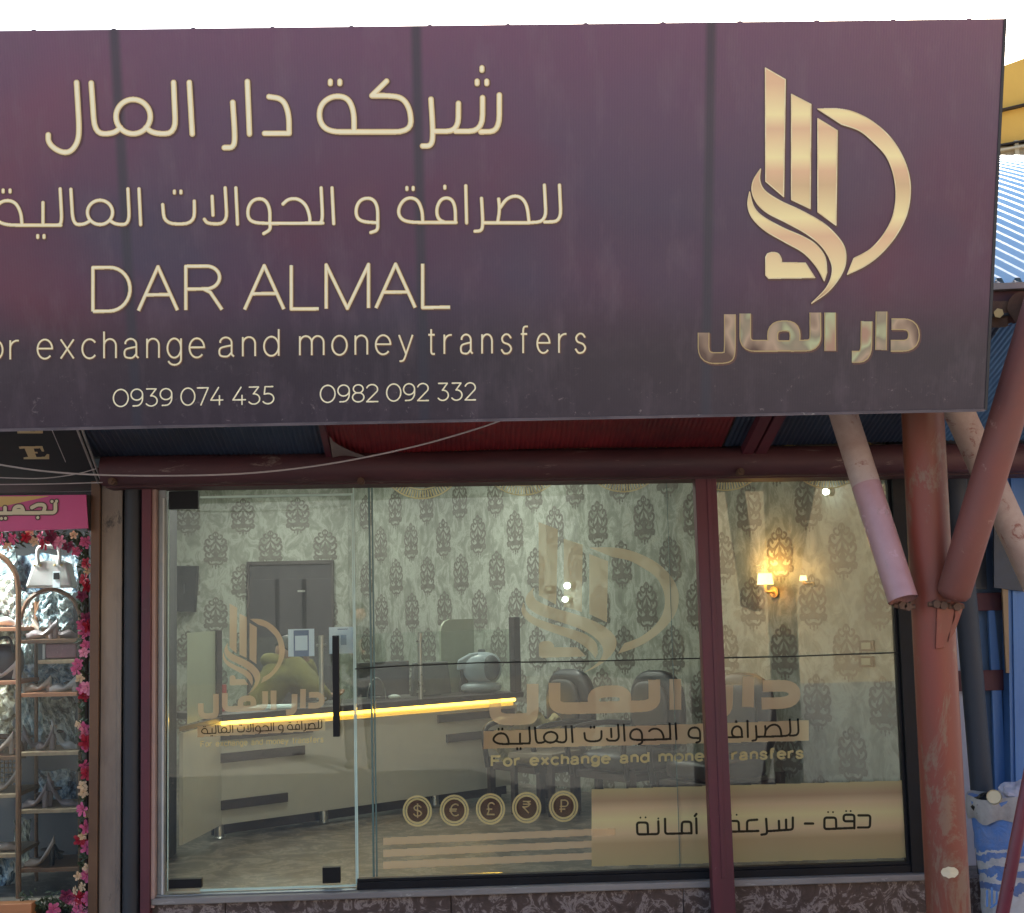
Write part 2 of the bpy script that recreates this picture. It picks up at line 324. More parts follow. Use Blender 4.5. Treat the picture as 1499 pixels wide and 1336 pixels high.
# --- latin stroke letters, capital height 1
def E_(cx,cy,rx,ry): return arc(cx,cy,rx,ry,0,360,30)
def S_(x,y,w,h): return catmull([(x+w*.95,y+h*.80),(x+w*.7,y+h*.97),(x+w*.35,y+h*.98),(x+w*.07,y+h*.8),(x+w*.2,y+h*.58),(x+w*.75,y+h*.45),(x+w*.98,y+h*.24),(x+w*.75,y+h*.03),(x+w*.3,y+h*.0),(x,y+h*.2)])
hump=lambda x:[(x,.40)]+arc(x+.21,.47,.21,.25,180,0)+[(x+.42,0)]
LET={'A':(.8,[[(0,0),(.4,1),(.8,0)],[(.14,.36),(.66,.36)]]),'D':(.76,[[(0,0),(0,1),(.34,1)]+arc(.34,.5,.42,.5,90,-90)+[(0,0)]]),
'R':(.74,[[(0,0),(0,1),(.42,1)]+arc(.42,.74,.27,.26,90,-90)+[(0,.48)],[(.36,.48),(.5,.4),(.74,0)]]),'L':(.56,[[(0,1),(0,0),(.56,0)]]),
'M':(.86,[[(0,0),(0,1),(.43,0),(.86,1),(.86,0)]]),'F':(.6,[[(0,0),(0,1),(.6,1)],[(0,.54),(.5,.54)]]),'E':(.6,[[(.6,0),(0,0),(0,1),(.6,1)],[(0,.54),(.5,.54)]]),
'o':(.52,[E_(.26,.36,.26,.36)]),'r':(.3,[[(0,0),(0,.72)],[(0,.4)]+arc(.27,.42,.27,.29,180,80)]),'e':(.52,[[(.01,.38),(.52,.38)]+arc(.26,.36,.26,.36,5,318)]),
'x':(.46,[[(0,.72),(.46,0)],[(.46,.72),(0,0)]]),'c':(.47,[arc(.26,.36,.26,.36,40,320)]),'h':(.42,[[(0,1),(0,0)],hump(0)]),'n':(.42,[[(0,.72),(0,0)],hump(0)]),
'm':(.84,[[(0,.72),(0,0)],hump(0),hump(.42)]),'a':(.5,[[(.03,.52)]+arc(.22,.51,.2,.21,160,0)+[(.42,.08),(.5,0)],fillet([(.42,.42),(.2,.38),(0,.32),(0,.05),(.15,0),(.3,0),(.42,.16)],.14)]),
'g':(.48,[E_(.24,.36,.24,.36),[(.48,.72),(.48,-.05)]+arc(.25,-.05,.23,.22,0,-160)]),'d':(.5,[E_(.25,.36,.25,.36),[(.5,1),(.5,0)]]),
'y':(.48,[[(0,.72),(.25,0)],fillet([(.48,.72),(.2,-.16),(.14,-.26),(.02,-.26)],.1)]),'t':(.28,[fillet([(.12,.93),(.12,0),(.28,0)],.12),[(0,.72),(.27,.72)]]),
's':(.42,[S_(0,0,.42,.72)]),'f':(.3,[fillet([(.1,0),(.1,1),(.3,1)],.18),[(0,.72),(.27,.72)]]),
'0':(.72,[E_(.36,.5,.36,.5)]),'9':(.58,[E_(.28,.68,.28,.32),catmull([(.56,.68),(.54,.3),(.38,.06),(.1,.02)])]),'3':(.56,[fillet([(.04,1),(.5,1),(.24,.6)],.02)+arc(.26,.3,.29,.3,95,-145)]),
'7':(.56,[[(0,1),(.56,1),(.18,0)]]),'4':(.62,[[(.40,1),(0,.27),(.62,.27)],[(.45,.52),(.45,0)]]),'5':(.54,[[(.48,1),(.1,1),(.06,.57)]+arc(.24,.3,.29,.3,95,-145)]),
'8':(.56,[E_(.28,.76,.24,.24),E_(.28,.27,.28,.27)]),'2':(.54,[arc(.26,.72,.27,.28,160,-28)+[(0,0),(.54,0)]]),' ':(.3,[]),
'$':(.5,[S_(0,.05,.5,.9),[(.25,1.12),(.25,-.12)]]),'€':(.6,[arc(.38,.5,.36,.5,50,310),[(-.08,.58),(.5,.58)],[(-.08,.42),(.45,.42)]]),
'£':(.6,[arc(.36,.74,.24,.26,20,180)+[(.16,.3),(.05,0),(.6,0)],[(0,.46),(.42,.46)]]),'₹':(.55,[[(0,1),(.55,1)],[(0,.76),(.55,.76)],[(0,1),(.2,1)]+arc(.2,.77,.25,.23,90,-90)+[(0,.54),(.42,0)]]),
'₽':(.55,[[(.1,-.05),(.1,1),(.32,1)]+arc(.32,.73,.25,.27,90,-90)+[(0,.46)],[(-.02,.22),(.38,.22)]])}
def text(s,x0,y0,x1,y1,h,hw,gap=.2,rc=False,kern=None):
    adv=[];x=0
    for ch in s:
        adv.append(x); x+=LET[ch][0]+gap
    W=x-gap; k=(x1-x0)/W; sl=(y1-y0)/(x1-x0); out=[]
    for ch,a in zip(s,adv):
        for st in LET[ch][1]: out.append(('s',[(x0+(a+p[0])*k,y0+(a+p[0])*k*sl-p[1]*h) for p in st],hw,rc))
    return out
def dot(cx,cy,w,h): # small rounded upright dot
    return ('s',[(cx,cy-(h-w)/2),(cx,cy+(h-w)/2)],w/2,True)
Z1=lambda p:(p[0]/3.2587,p[1]/3.2587+40)
Z2=lambda p:(p[0]/3.2587+440,p[1]/3.2587+40)
def st(Z,hw,rad,*polys):
    return [('s',fillet([Z(q) for q in P],rad),hw,True) for P in polys]
def ell(Z,cx,cy,rx,ry,hw): return [('s',[Z((cx+rx*math.cos(a*math.pi/18),cy+ry*math.sin(a*math.pi/18))) for a in range(37)],hw,True)]
def dots(Z,w,h,*c): return [dot(*Z(q),w,h) for q in c]
a1=4.1
LINE1=(st(Z1,a1,22,[(365,262),(378,480),(372,545),(340,592),(300,598),(255,575),(230,545),(230,512)],[(435,265),(452,507),(540,507),(575,478)],[(695,478),(735,507),(838,507),(828,262)],[(903,262),(917,508)],
      [(1110,357),(1120,500),(1118,573),(1070,573)],[(1180,258),(1190,508)],[(1283,330),(1350,340),(1378,410),(1379,505)],[(1379,505),(1262,505)])+ell(Z1,635,425,82,82,a1)
      +st(Z2,a1,24,[(255,498),(255,400),(225,332),(150,325),(92,370),(88,450),(135,498),(255,498)],[(255,498),(526,498),(526,400),(490,335),(420,325),(340,325)],[(340,325),(410,256)],
      [(622,342),(632,500),(626,565),(582,565)],[(640,495),(752,495),(753,362)],[(740,495),(868,495),(868,335)],[(860,498),(948,495),(948,322)])+dots(Z2,7.6,11.5,(142,262),(187,262),(842,262),(888,262),(865,198)))
a2=2.6
LINE2=(st(Z1,a2,18,[(105,942),(100,880),(70,828),(10,824),(-30,870),(-30,910),(20,943),(290,943)],[(270,943),(296,938),(287,770)],[(205,943),(205,835)],[(338,772),(348,940),(400,940),(430,922)],[(525,922),(555,940),(618,940),(610,770)],[(663,770),(671,940)],
      [(776,845),(784,937),(928,937),(927,828)],[(1012,805),(1016,895)],[(975,915),(990,937),(1084,937),(1074,765)],[(1125,765),(1133,938)],
      [(1287,935),(1288,860),(1260,815),(1205,820),(1178,870),(1190,930),(1287,935)],[(1288,935),(1290,965),(1258,983)],[(1285,935),(1540,933)],[(1350,842),(1375,818),(1420,815),(1460,845),(1478,900),(1478,933)])
      +ell(Z1,477,882,60,58,a2)+dots(Z1,5,8,(15,780),(48,780),(180,997),(210,997),(832,785),(863,785))
      +st(Z2,a2,18,[(80,933),(106,930),(98,765)],[(150,765),(158,936)],[(368,932),(368,850),(340,812),(285,818),(260,870),(275,925),(368,932)],[(368,930),(368,968),(335,978)],
      [(583,930),(580,870),(555,815),(500,812),(466,860),(470,905),(510,930),(742,930)],[(739,930),(738,850),(715,812),(670,815),(647,865),(655,915),(690,930)],[(788,755),(792,932)],
      [(863,815),(870,930),(865,970),(832,972)],[(870,932),(1090,932)],[(945,818),(950,870),(940,930)],[(952,860),(985,812),(1040,800),(1080,840),(1090,932)],[(1085,932),(1172,925),(1163,752)],[(1165,928),(1243,925),(1235,752)])
      +dots(Z2,5,8,(688,762),(507,768),(537,768)))
Z5=lambda p:(p[0]/2.6725+1000,p[1]/2.6725+60)
def pl(Z,pts): return ('p',[[Z(q) for q in pts]])
LOGO=[pl(Z5,[(322,105),(400,150),(393,608),(323,548)]),pl(Z5,[(424,208),(500,247),(497,655),(424,620)]),pl(Z5,[(527,303),(603,350),(598,720),(527,668)]),
 pl(Z5,[(527,265)]+catmull([(600,264),(660,275),(730,308),(800,365),(850,435),(880,510),(889,590),(874,680),(830,765),(770,835),(710,880),(643,912)])+catmull([(668,850),(735,812),(790,748),(822,680),(833,600),(823,520),(795,450),(745,395),(690,350),(620,325)])),
 pl(Z5,catmull([(303,500),(275,545),(270,590),(290,635),(330,672),(400,708),(480,752),(540,800),(575,855),(583,905),(560,965),(503,1025)])+catmull([(503,1025),(565,982),(612,925),(635,870),(632,810),(600,760),(545,710),(460,662),(380,625),(320,585),(300,545),(303,500)])),
 pl(Z5,catmull([(260,590),(253,640),(270,690),(320,740),(400,787),(470,827),(520,880),(552,937)])+catmull([(562,905),(555,845),(520,797),(470,765),(390,730),(310,685),(275,645),(260,590)])),
 pl(Z5,[(323,845)]+catmull([(330,832),(350,826),(372,832),(383,850),(385,866)])+[(478,868),(515,925),(335,928),(323,915)])]
w1=7.0
WORD=([('s',fillet([Z5(q) for q in P],r_),w1,False) for P,r_ in (([(183,1068),(183,1225),(172,1240),(80,1240),(80,1140)],16),([(243,1066),(243,1192),(370,1192)],14),([(420,1192),(518,1190),(517,1062)],14),([(575,1062),(575,1212)],0),
  ([(718,1096),(716,1235),(660,1235)],18),([(776,1058),(774,1208)],0),([(815,1107),(903,1107),(903,1192),(812,1192)],20))]
  +[('s',fillet([Z5(q) for q in [(395,1192),(350,1192),(350,1115),(438,1113),(438,1192),(395,1192)]],14),w1*.92,False)])
Z7=lambda p:(p[0]/3.331+900,p[1]/3.331+1130)
b1=1.75
MOTTO=(st(Z7,b1,4,[(1188,211),(1246,211),(1244,270),(1186,270)],[(1168,274),(1168,208),(1116,208),(1116,240),(1165,240)],[(1168,272),(1022,278),(1022,222),(1078,222),(1080,275)],[(927,251),(967,251)],
  [(868,222),(868,280),(745,288)],[(800,238),(802,284)],[(835,232),(836,282)],[(738,228),(743,302),(715,305)],[(694,232),(645,236),(645,286)],[(700,287),(558,291),(558,238),(604,238),(606,288)],
  [(397,226),(399,298)],[(398,204),(390,214)],[(374,298),(372,242),(328,242),(326,299),(374,298)],[(330,299),(246,301),(245,228)],[(212,240),(214,302),(110,304),(108,246),(160,246),(162,302)])
  +dots(Z7,2.6,2.8,(1128,190),(1150,190),(1040,195),(1064,195),(566,210),(594,208),(125,222),(150,221),(212,226)))
# ------------------------------------------------------------ THE SETTING
gz=-.22
g=G(); g.add([(-300,-300,gz),(300,-300,gz),(300,300,gz),(-300,300,gz)],[(0,1,2,3)]); tag(g.out('ground',MT['asphalt']),kind='structure')
ob=empty('street_building',(16,-26,gz),'plain sand coloured building across the street, mirrored faintly in the right hand glass','building')
g=G(); g.box((6.0,-30,gz),(40,-24,9)); g.out('wall',mat('sand_render',(.34,.25,.155),(.29,.21,.13),.6,.9),ob); g=G(); g.box((5.8,-30.2,9.001),(40.2,-23.8,9.3)); g.out('roof',MT['sill'],ob)
ob=empty('street_building',(-20,-32,gz),'long grey building across the street, mirrored faintly in the left hand glass','building')  # added unseen so the horizon line fades from the glass reflections
g=G(); g.box((-50,-36,gz),(12,-31,7)); g.out('wall',mat('grey_render',(.15,.155,.165),(.12,.125,.135),.6,.9),ob); g=G(); g.box((-50.2,-36.2,7.001),(12.2,-30.8,7.3)); g.out('roof',MT['sill'],ob)
# key world positions
XL=PY(233,1000).x; XR=PY(1322,1000).x
zbot=PY(700,1285).z; ztop=2.42
# --- interior: floor, walls, ceiling
def marble(name,a,b,c,scale):
    m,nt,bs=new(name); f=noise(nt,scale,9,.7,1.8); c1=ramp(nt,f,[(.3,a),(.5,b),(.56,c),(.62,b),(.8,a)]); nt.links.new(c1,bs.inputs['Base Color']); bs.inputs['Roughness'].default_value=.35; return m
MT['floor']=marble('grey_marble_floor',(.07,.06,.052),(.11,.095,.08),(.26,.22,.18),4)
MT['plinth']=marble('brown_marble',(.045,.028,.025),(.09,.058,.05),(.32,.26,.24),9)
def wallpaper():
    m,nt,b=new('sage_wallpaper'); f=noise(nt,8,8,.72,1.1,stretch=(1,1,.62)); c=ramp(nt,f,[(.34,(.195,.205,.17)),(.47,(.27,.285,.24)),(.56,(.41,.43,.38)),(.64,(.31,.325,.28)),(.8,(.22,.23,.195))])
    nt.links.new(c,b.inputs['Base Color']); b.inputs['Roughness'].default_value=.55; bump(nt,b,f,.15,.003); return m
MT['wallpaper']=wallpaper()
MT['motif']=mat('bronze_damask_print',(.12,.11,.09),(.19,.18,.155),14,.6,bmp=0)
A0=PY(580,846,6.7); B0=PY(984,825,3.3); A0.z=B0.z=0; wd=(B0-A0).normalized(); wn=Vector((wd.y,-wd.x,0))
if wn.y>0: wn=-wn
YB=7.5; Cc=A0-wd*((YB-A0.y)/-wd.y) if wd.y else A0
Cc=A0+wd*((YB-A0.y)/wd.y)
Ee=PV(1338,1000,A0,B0); Ee.z=0
XIL=PY(250,1000,.4).x-.02
HC=3.05
XBL=PY(238,1000,YB).x
g=G(); g.add([(XBL-.2,.02,0.001),(Ee.x+.3,.02,.001),(Ee.x+.3,YB+.3,.001),(XBL-.2,YB+.3,.001)],[(0,1,2,3)]); tag(g.out('shop_floor',MT['floor']),kind='structure')
g=G(); g.box((XBL-.2,.02,HC),(Ee.x+.4,YB+.3,HC+.1)); tag(g.out('ceiling',MT['ceil']),kind='structure')
g=G(); g.box((XBL,YB,-.1),(Cc.x,YB+.12,HC)); wback=g.out('wall_back',MT['wallpaper']); tag(wback,kind='structure')
g=G(); g.slab([Cc,Ee,Ee-wn*.12,Cc-wn*.12],(0,0,HC)); wside=g.out('wall_side',MT['wallpaper']); tag(wside,kind='structure')
g=G(); g.slab([(XBL,YB,-.1),(XIL-.03,.1,-.1),(XIL-.13,.1,-.1),(XBL-.1,YB,-.1)],(0,0,HC+.1)); tag(g.out('wall_left',MT['wallpaper']),kind='structure')
g=G(); g.slab([Ee,Vector((PY(1346,1000).x,.05,0)),Vector((PY(1346,1000).x+.1,.05,0)),Ee+Vector((.12,.02,0))],(0,0,HC)); tag(g.out('wall_return',MT['wallpaper']),kind='structure')
# damask motif, unit size: width 1 (x -.5...5), height 1.55 (y 0..1.55)
def motif_shapes():
    half=[('s',catmull([(.02,.20),(.16,.16),(.27,.22),(.30,.32),(.22,.36),(.17,.30)]),.030,True),('s',catmull([(.05,.48),(.22,.42),(.38,.48),(.42,.60),(.34,.66),(.27,.58)]),.034,True),
     ('s',catmull([(.06,.80),(.26,.66),(.44,.76),(.46,.90),(.36,.96),(.30,.87)]),.036,True),('s',catmull([(.04,1.10),(.22,.94),(.38,1.02),(.42,1.16),(.32,1.22),(.26,1.13)]),.034,True),
     ('s',catmull([(.03,1.34),(.12,1.22),(.24,1.26),(.27,1.36),(.19,1.40)]),.028,True),('s',catmull([(.03,1.52),(.10,1.44),(.10,1.36),(.02,1.30)]),.024,True),
     ('s',[(.10,.38),(.40,.36)],.028,True),('s',catmull([(.44,.30),(.47,.40),(.40,.44)]),.03,True),('p',[arc(.22,.78,.05,.06,0,360,10)]),('p',[arc(.38,.30,.045,.05,0,360,8)]),('p',[arc(.46,1.04,.03,.05,0,360,8)]),('p',[arc(.13,.08,.035,.05,0,360,8)]),
     ('s',[(.12,.60),(.20,.70)],.022,True),('s',[(.14,.98),(.20,.86)],.022,True)]
    mir=[('s',[(-x,y) for x,y in s[1]],s[2],s[3]) if s[0]=='s' else ('p',[[(-x,y) for x,y in r] for r in s[1]]) for s in half]
    mid=[('p',[[(-.17,.30),(.17,.30),(.13,.46),(.09,.52),(.12,.60),(.06,.74),(.07,.84),(0,1.08),(-.07,.84),(-.06,.74),(-.12,.60),(-.09,.52),(-.13,.46)]]),('p',[arc(0,1.20,.045,.09,0,360,10)]),('p',[arc(0,.14,.05,.09,0,360,10)]),('p',[arc(0,.02,.03,.05,0,360,8)]),('p',[arc(0,1.47,.03,.09,0,360,8)])]
    return [('s',s[1],s[2]*1.22,s[3]) if s[0]=='s' else s for s in half+mir+mid]
MR=runs(motif_shapes(),.016)
def motifs(name,org,u,n,s0,s1,z_ref,s_ref,parent,skip=None):
    "motifs on the wall starting at org running along unit u; n outwards"
    g=G(); W=.255; pitch=.584; rowh=.35
    k0=int(-20)
    for r in range(-6,9):
        z=z_ref+r*rowh
        if z<-.1 or z>2.9: continue
        for k in range(-20,30):
            s=s_ref+k*pitch+(pitch/2 if r%2 else 0)
            if s<s0+.12 or s>s1-.12: continue
            c=org+u*s+n*.002; 
            if skip and skip(s,z): continue
            for y0,y1,iv in MR:
                for a,b in iv:
                    i=len(g.v); g.v+=[c+u*(x*W)+Vector((0,0,z+(y-.78)*W)) for x,y in ((a,y0),(b,y0),(b,y1),(a,y1))]; g.f.append((i,i+1,i+2,i+3))
    return g.out(name,MT['motif'],parent)
q=PV(580,846,A0,B0); motifs('damask_print',Cc.copy(),wd,wn,0,(Ee-Cc).length,q.z,(q-Cc).dot(wd),wside)
q=PY(396,803,YB-.001); motifs('damask_print',Vector((XBL,YB,0)),Vector((1,0,0)),Vector((0,-1,0)),0,Cc.x-XBL,q.z,q.x-XBL,wback,skip=lambda s,z:False)
# --- facade walls
g=G(); g.box((XL-.03,.03,2.42),(3.9,.28,3.3)); tag(g.out('wall_above_shopfront',MT['plaster']),kind='structure')
g=G(); g.box((-7,.03,2.42),(XL-.03,.28,3.3)); tag(g.out('wall_above_neighbour',MT['plaster']),kind='structure')
g=G(); g.box((-7,-.12,3.3),(4.1,7,3.4)); tag(g.out('roof_slab',MT['plaster']),kind='structure')
# --- plinth with stone slabs and sill
zs=PY(900,1292,-.06).z
pl_=(empty('plinth',(0,-.04,gz),None,None,kind='structure'))
joint=[PY(x,1310,-.06).x for x in (205,330,660,1000,1355,1500)]
for a,b in zip(joint,joint[1:]):
    g=G(); g.box((a+.002,-.062,gz-.02),(b-.002,.1,zs-.035)); g.out('stone_slab',MT['plinth'],pl_,bevel=.003)
g=G(); g.box((XL-.02,-.10,zs-.035),(joint[-2]+.02,.02,zs)); g.out('sill',MT['sill'],pl_,bevel=.006)
# ------------------------------------------------------------ SHOPFRONT
sf=empty('glass_shopfront',(0,0,zs),'wide glazed shopfront in a black frame with gold film logo, slogan band and currency coins','shopfront')
MT['glass']=glassm('clear_glass'); 
zt=2.44
xd1=PY(519,1000).x; xj=PY(546,1000).x; xj2=PY(986,1000).x; xr=PY(1326,1000,0).x
xrb=PY(1340,1265).x
def pane(name,xa,xb,za,zb,Y=0.0,par=sf,th=.008):
    g=G(); g.box((xa,Y,za),(xb,Y+th,zb)); return g.out(name,MT['glass'],par)
zfr=PY(900,1272).z
pane('pane',xd1+.012,xj-.003,zfr,zt); pane('pane',xj+.003,xj2-.002,zfr,zt); pane('pane',xj2+.002,xrb-.01,zfr,zt)
g=G(); g.box((xj-.014,-.004,zfr),(xj-.0035,.014,zt)); g.box((xj+.0035,-.004,zfr),(xj+.012,.014,zt)); g.out('joint_strip',MT['glassdark'],sf)
g=G(); g.box((xj2-.0015,-.003,zfr),(xj2+.0015,.011,zt)); g.out('joint_strip',MT['glassdark'],sf)
g=G(); g.box((xd1+.002,-.005,zfr-.03),(xd1+.010,.015,zt)); g.out('glass_edge',MT['edge'],sf)
zfb=zs+.001
g=G(); g.box((xd1+.004,-.035,zfb),(xrb+.06,.045,zfr-.022)); g.box((xd1+.004,-.022,zfr-.0215),(xrb+.02,.03,zfr-.006)); g.out('bottom_rail',MT['blackframe'],sf,bevel=.002)
# right frame leans with its plane
g=G(); g.box((xrb-.035,-.05,zfb),(xrb+.055,.06,zt)); g.box((xrb-.052,-.02,zfb+.02),(xrb-.0355,.03,zt)); g.out('side_frame',MT['blackframe'],sf,bevel=.002)
# film lettering
FY=-.0025
PF=lambda x,y:PY(x,y,FY)
PF2=lambda x,y:PY(x,y,FY-.0012)
MT['film']=filmm('bronze_film',(.92,.68,.45),.54); MT['film2']=filmm('yellow_film',(.85,.70,.36),.66); MT['filmpale']=filmm('pale_film',(.95,.80,.52),.45)
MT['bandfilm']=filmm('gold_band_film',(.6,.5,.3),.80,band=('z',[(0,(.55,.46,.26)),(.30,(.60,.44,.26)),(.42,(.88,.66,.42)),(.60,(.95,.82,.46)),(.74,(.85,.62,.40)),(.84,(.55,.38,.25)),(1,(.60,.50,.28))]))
MT['stripfilm']=filmm('gold_strip_film',(.6,.5,.3),.66,band=('x',[(0,(.60,.40,.24)),(.25,(.90,.68,.42)),(.5,(.70,.48,.32)),(.75,(.90,.68,.42)),(.93,(.7,.5,.32)),(1,(.95,.8,.5))]))
MT['filmink']=filmm('dark_film_ink',(.018,.02,.024),.9); MT['filmdark']=filmm('coin_dark_film',(.14,.085,.07),.75)
logoBig=mapx(LOGO,lambda x,y:(788+(x-1120)*.967,(764 if True else 0)+(y-99)*.645),1)
logoBig=[('p',[[(x,y-(x-788)*.02) for x,y in r] for r in s[1]]) for s in logoBig]
print_mesh('logo_film',logoBig,PF,MT['filmpale'],sf)
wordBig=[('s',[(715+(x-1023)*1.424,1037-(x-1023)*1.424*.0245+8+(y-513)*.80) for x,y in s[1]],8.6,False) for s in WORD]
print_mesh('name_film',wordBig,PF,MT['film'],sf)
quad=lambda *p:('p',[list(p)])
print_mesh('text_strip',[quad((708,1070),(1184,1054),(1184,1084),(708,1096))],PF,MT['stripfilm'],sf,step=1)
l2=lambda x,y:(722+(x+10)*.538,1088.5-(x+10)*.538*.0245+(y-327.5)*.44)
print_mesh('text_print',[('s',[l2(*p) for p in s[1]],1.55,True) for s in LINE2],PF2,MT['filmink'],sf)
print_mesh('text_film',text('For exchange and money transfers',720,1121,1175,1109,14,1.7,.24),PF,MT['film2'],sf,step=.33)
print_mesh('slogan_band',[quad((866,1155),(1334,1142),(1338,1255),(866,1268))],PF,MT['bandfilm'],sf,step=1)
print_mesh('slogan_print',MOTTO,PF2,MT['filmink'],sf,step=.33)
for i in range(3):
    y=1224+i*17.5; print_mesh('stripe_film',[quad((561,y+2),(866,y-11),(866,y-1),(561,y+13))],PF,MT['film'],sf,step=1)
print_mesh('stripe_film',[quad((867,1214),(901,1212.5),(901,1222.5),(867,1224))],PF2,MT['film'],sf,step=1)
for (cx,cy),ch in zip(((611,1187),(665,1186),(718,1184),(771,1182),(825,1180)),'$€£₹₽'):
    c=print_mesh('coin_film',[('p',[arc(cx,cy,21.5,23,0,360,40),arc(cx,cy,18.6,20,0,360,40)]),('p',[arc(cx,cy,17.6,19,0,360,40),arc(cx,cy,15,16,0,360,40)])],PF,MT['film2'],sf,step=.33)
    print_mesh('coin_backing',[('p',[arc(cx,cy,15,16,0,360,40)])],PF,MT['filmdark'],c,step=.5)
    print_mesh('currency_symbol',text(ch,cx-5.5,cy+8,cx+6,cy+8,17,1.0),PF2,MT['film2'],c,step=.33)
for cx,cy in ((617,667),(765,662),(912,657),(1062,655),(1212,652)):
    sh=[('p',[arc(cx,cy,50,50,0,360,60),arc(cx,cy,48,48,0,360,60)]),('p',[arc(cx,cy,63.5,63.5,0,360,60),arc(cx,cy,61.5,61.5,0,360,60)])]
    for k in range(90):
        a=2*math.pi*k/90; sh.append(('s',[(cx+51*math.cos(a),cy+51*math.sin(a)),(cx+61*math.cos(a),cy+61*math.sin(a))],.85,False))
    print_mesh('rosette_film',sh,PF,MT['film2'],sf,step=.5)
# door
XH=PY(247,1000).x
zdt=PY(400,727).z; zdb=PY(400,1299).z
dr=empty('glass_door',(XH,0,zdb),'frameless glass door with black patch fittings and a long black pull handle','door')
pane('pane',XH,xd1-.006,zdb+.004,zdt,par=dr)
g=G(); g.box((XH+.17,-.004,zdt-.001),(xd1-.006,.013,zdt+.011)); g.box((xd1-.0055,-.004,zdb),(xd1+.0005,.013,zdt+.011)); g.box((XH-.006,-.004,zdb),(XH-.0005,.013,zdt)); g.box((XH+.17,-.004,zdb-.008),(xd1-.0055,.013,zdb+.003)); g.out('glass_edge',MT['edge'],dr)
def pxbox(name,x0,y0,x1,y1,Y,th,mat,par,bevel=.002):
    a=PY(x0,y1,Y); b=PY(x1,y0,Y); g=G(); g.box((a.x,Y,a.z),(b.x,Y+th,b.z)); return g.out(name,mat,par,bevel=bevel)
pxbox('patch_fitting',247,718,290,745,-.02,.045,MT['black'],dr)
pxbox('patch_fitting',247,1286,295,1301,-.02,.045,MT['black'],dr)
pxbox('patch_lock',472,1269,498,1293,-.02,.045,MT['black'],dr)
a=PY(492,930,-.07); b=PY(492,1078,-.07); xh=(a.x+b.x)/2
g=G(); g.box((xh-.018,-.085,b.z),(xh+.018,-.05,a.z)); g.box((xh-.008,-.0495,a.z-.12),(xh+.008,-.001,a.z-.10)); g.box((xh-.008,-.0495,b.z+.10),(xh+.008,-.001,b.z+.12)); g.out('pull_handle',MT['black'],dr,bevel=.003)
DY=FY
logoS=[('p',[[(335.8+(x-1120)*.381,883+(y-99)*.39-(x-1120)*.008) for x,y in r] for r in s[1]]) for s in LOGO]
print_mesh('logo_film',logoS,PF,MT['film'],dr,step=.4)
print_mesh('name_film',[('s',[(290+(x-1023)*.575,1043-(x-1023)*.575*.04+(y-513)*.50) for x,y in s[1]],4.2,False) for s in WORD],PF,MT['film'],dr,step=.4)
print_mesh('text_strip',[quad((289,1063),(476,1052),(476,1069),(289,1079))],PF,MT['stripfilm'],dr,step=1)
print_mesh('text_print',[('s',[(295+(x+10)*.212,1073.5-(x+10)*.212*.04+(y-327.5)*.21) for x,y in s[1]],.75,True) for s in LINE2],PF2,MT['filmink'],dr,step=.33)
print_mesh('text_film',text('For exchange and money transfers',294,1093,473,1086,8,.75,.24),PF,MT['film2'],dr,step=.33)
# transom over the door
g=G(); g.box((XH-.04,0,zdt+.0125),(xd1-.002,.008,zt)); tr=g.out('pane',MT['glass'],sf)
# door jamb channel and frame
jb=empty('door_frame',(XL,0,zs),'cream pink painted door frame with grey aluminium channel beside the glass door','door frame')
x0=PY(221,1000).x; x1=PY(232,1000).x
g=G(); g.box((x0,-.09,zs-.05),(x1,.12,zt)); g.out('jamb',MT['pinkframe'],jb,bevel=.004)
g=G(); g.box((x1+.002,-.03,zs),(XH-.012,-.0,zt)); g.box((x1+.002,.002,zs),(x1+.02,.12,zt)); g.out('channel',MT['alu'],jb,bevel=.002)
g=G(); g.tube([(XH-.022,-.045,zs+.01),(XH-.022,-.045,zdt)],.006,8); g.out('hinge_rod',MT['white'],jb)
g=G(); g.box((x1+.002,-.06,zs+.001),(xd1+.0,.05,zdb-.012)); g.out('threshold',MT['alu'],jb,bevel=.002)
# posters on the door glass
p=empty('paper_notice',PY(441,960,.012),'blue and white paper notice taped inside the door glass, left of the handle','notice')
pxbox('sheet',422,920,460,961,.0115,.0012,MT['paper'],p,0); pxbox('print_panel',430,922,452,961,.0095,.0012,MT['papblue'],p,0); pxbox('blank_square',432,930,450,952,.0085,.0008,MT['paper'],p,0)
p=empty('paper_notice',PY(501,957,.012),'pale blue paper sheet taped inside the glass behind the black handle','notice')
pxbox('sheet',482,917,518,957,.0115,.0012,MT['paper'],p,0); pxbox('heading_print',494,920,509,921.5,.0103,.001,MT['papblue'],p,0); pxbox('faint_print',499,929,507,944,.0103,.001,mat('faint_blue_print',(.42,.5,.58),(.38,.46,.55),60,.7,bmp=0),p,0)
# black strand before the window, standing in for a reflected overhead wire
pts=[PY(x,y,-.03) for x,y in ((520,979),(580,975),(700,970),(850,968),(1000,964),(1150,961),(1320,955))]
g=G(); g.tube(pts,.0035,6); tag(g.out('cable',MT['wiredk']),'thin black cable stretched level across the middle of the shop window','cable')
# ------------------------------------------------------------ posts and frames outside
t=empty('maroon_post',PY(1040,1330,-.16),'slim maroon steel post standing in front of the shop window','post')
a=PY(1013,700,-.13); b=PY(1045,700,-.13); c=PY(1073,1336,-.13); d=PY(1041,1336,-.13)
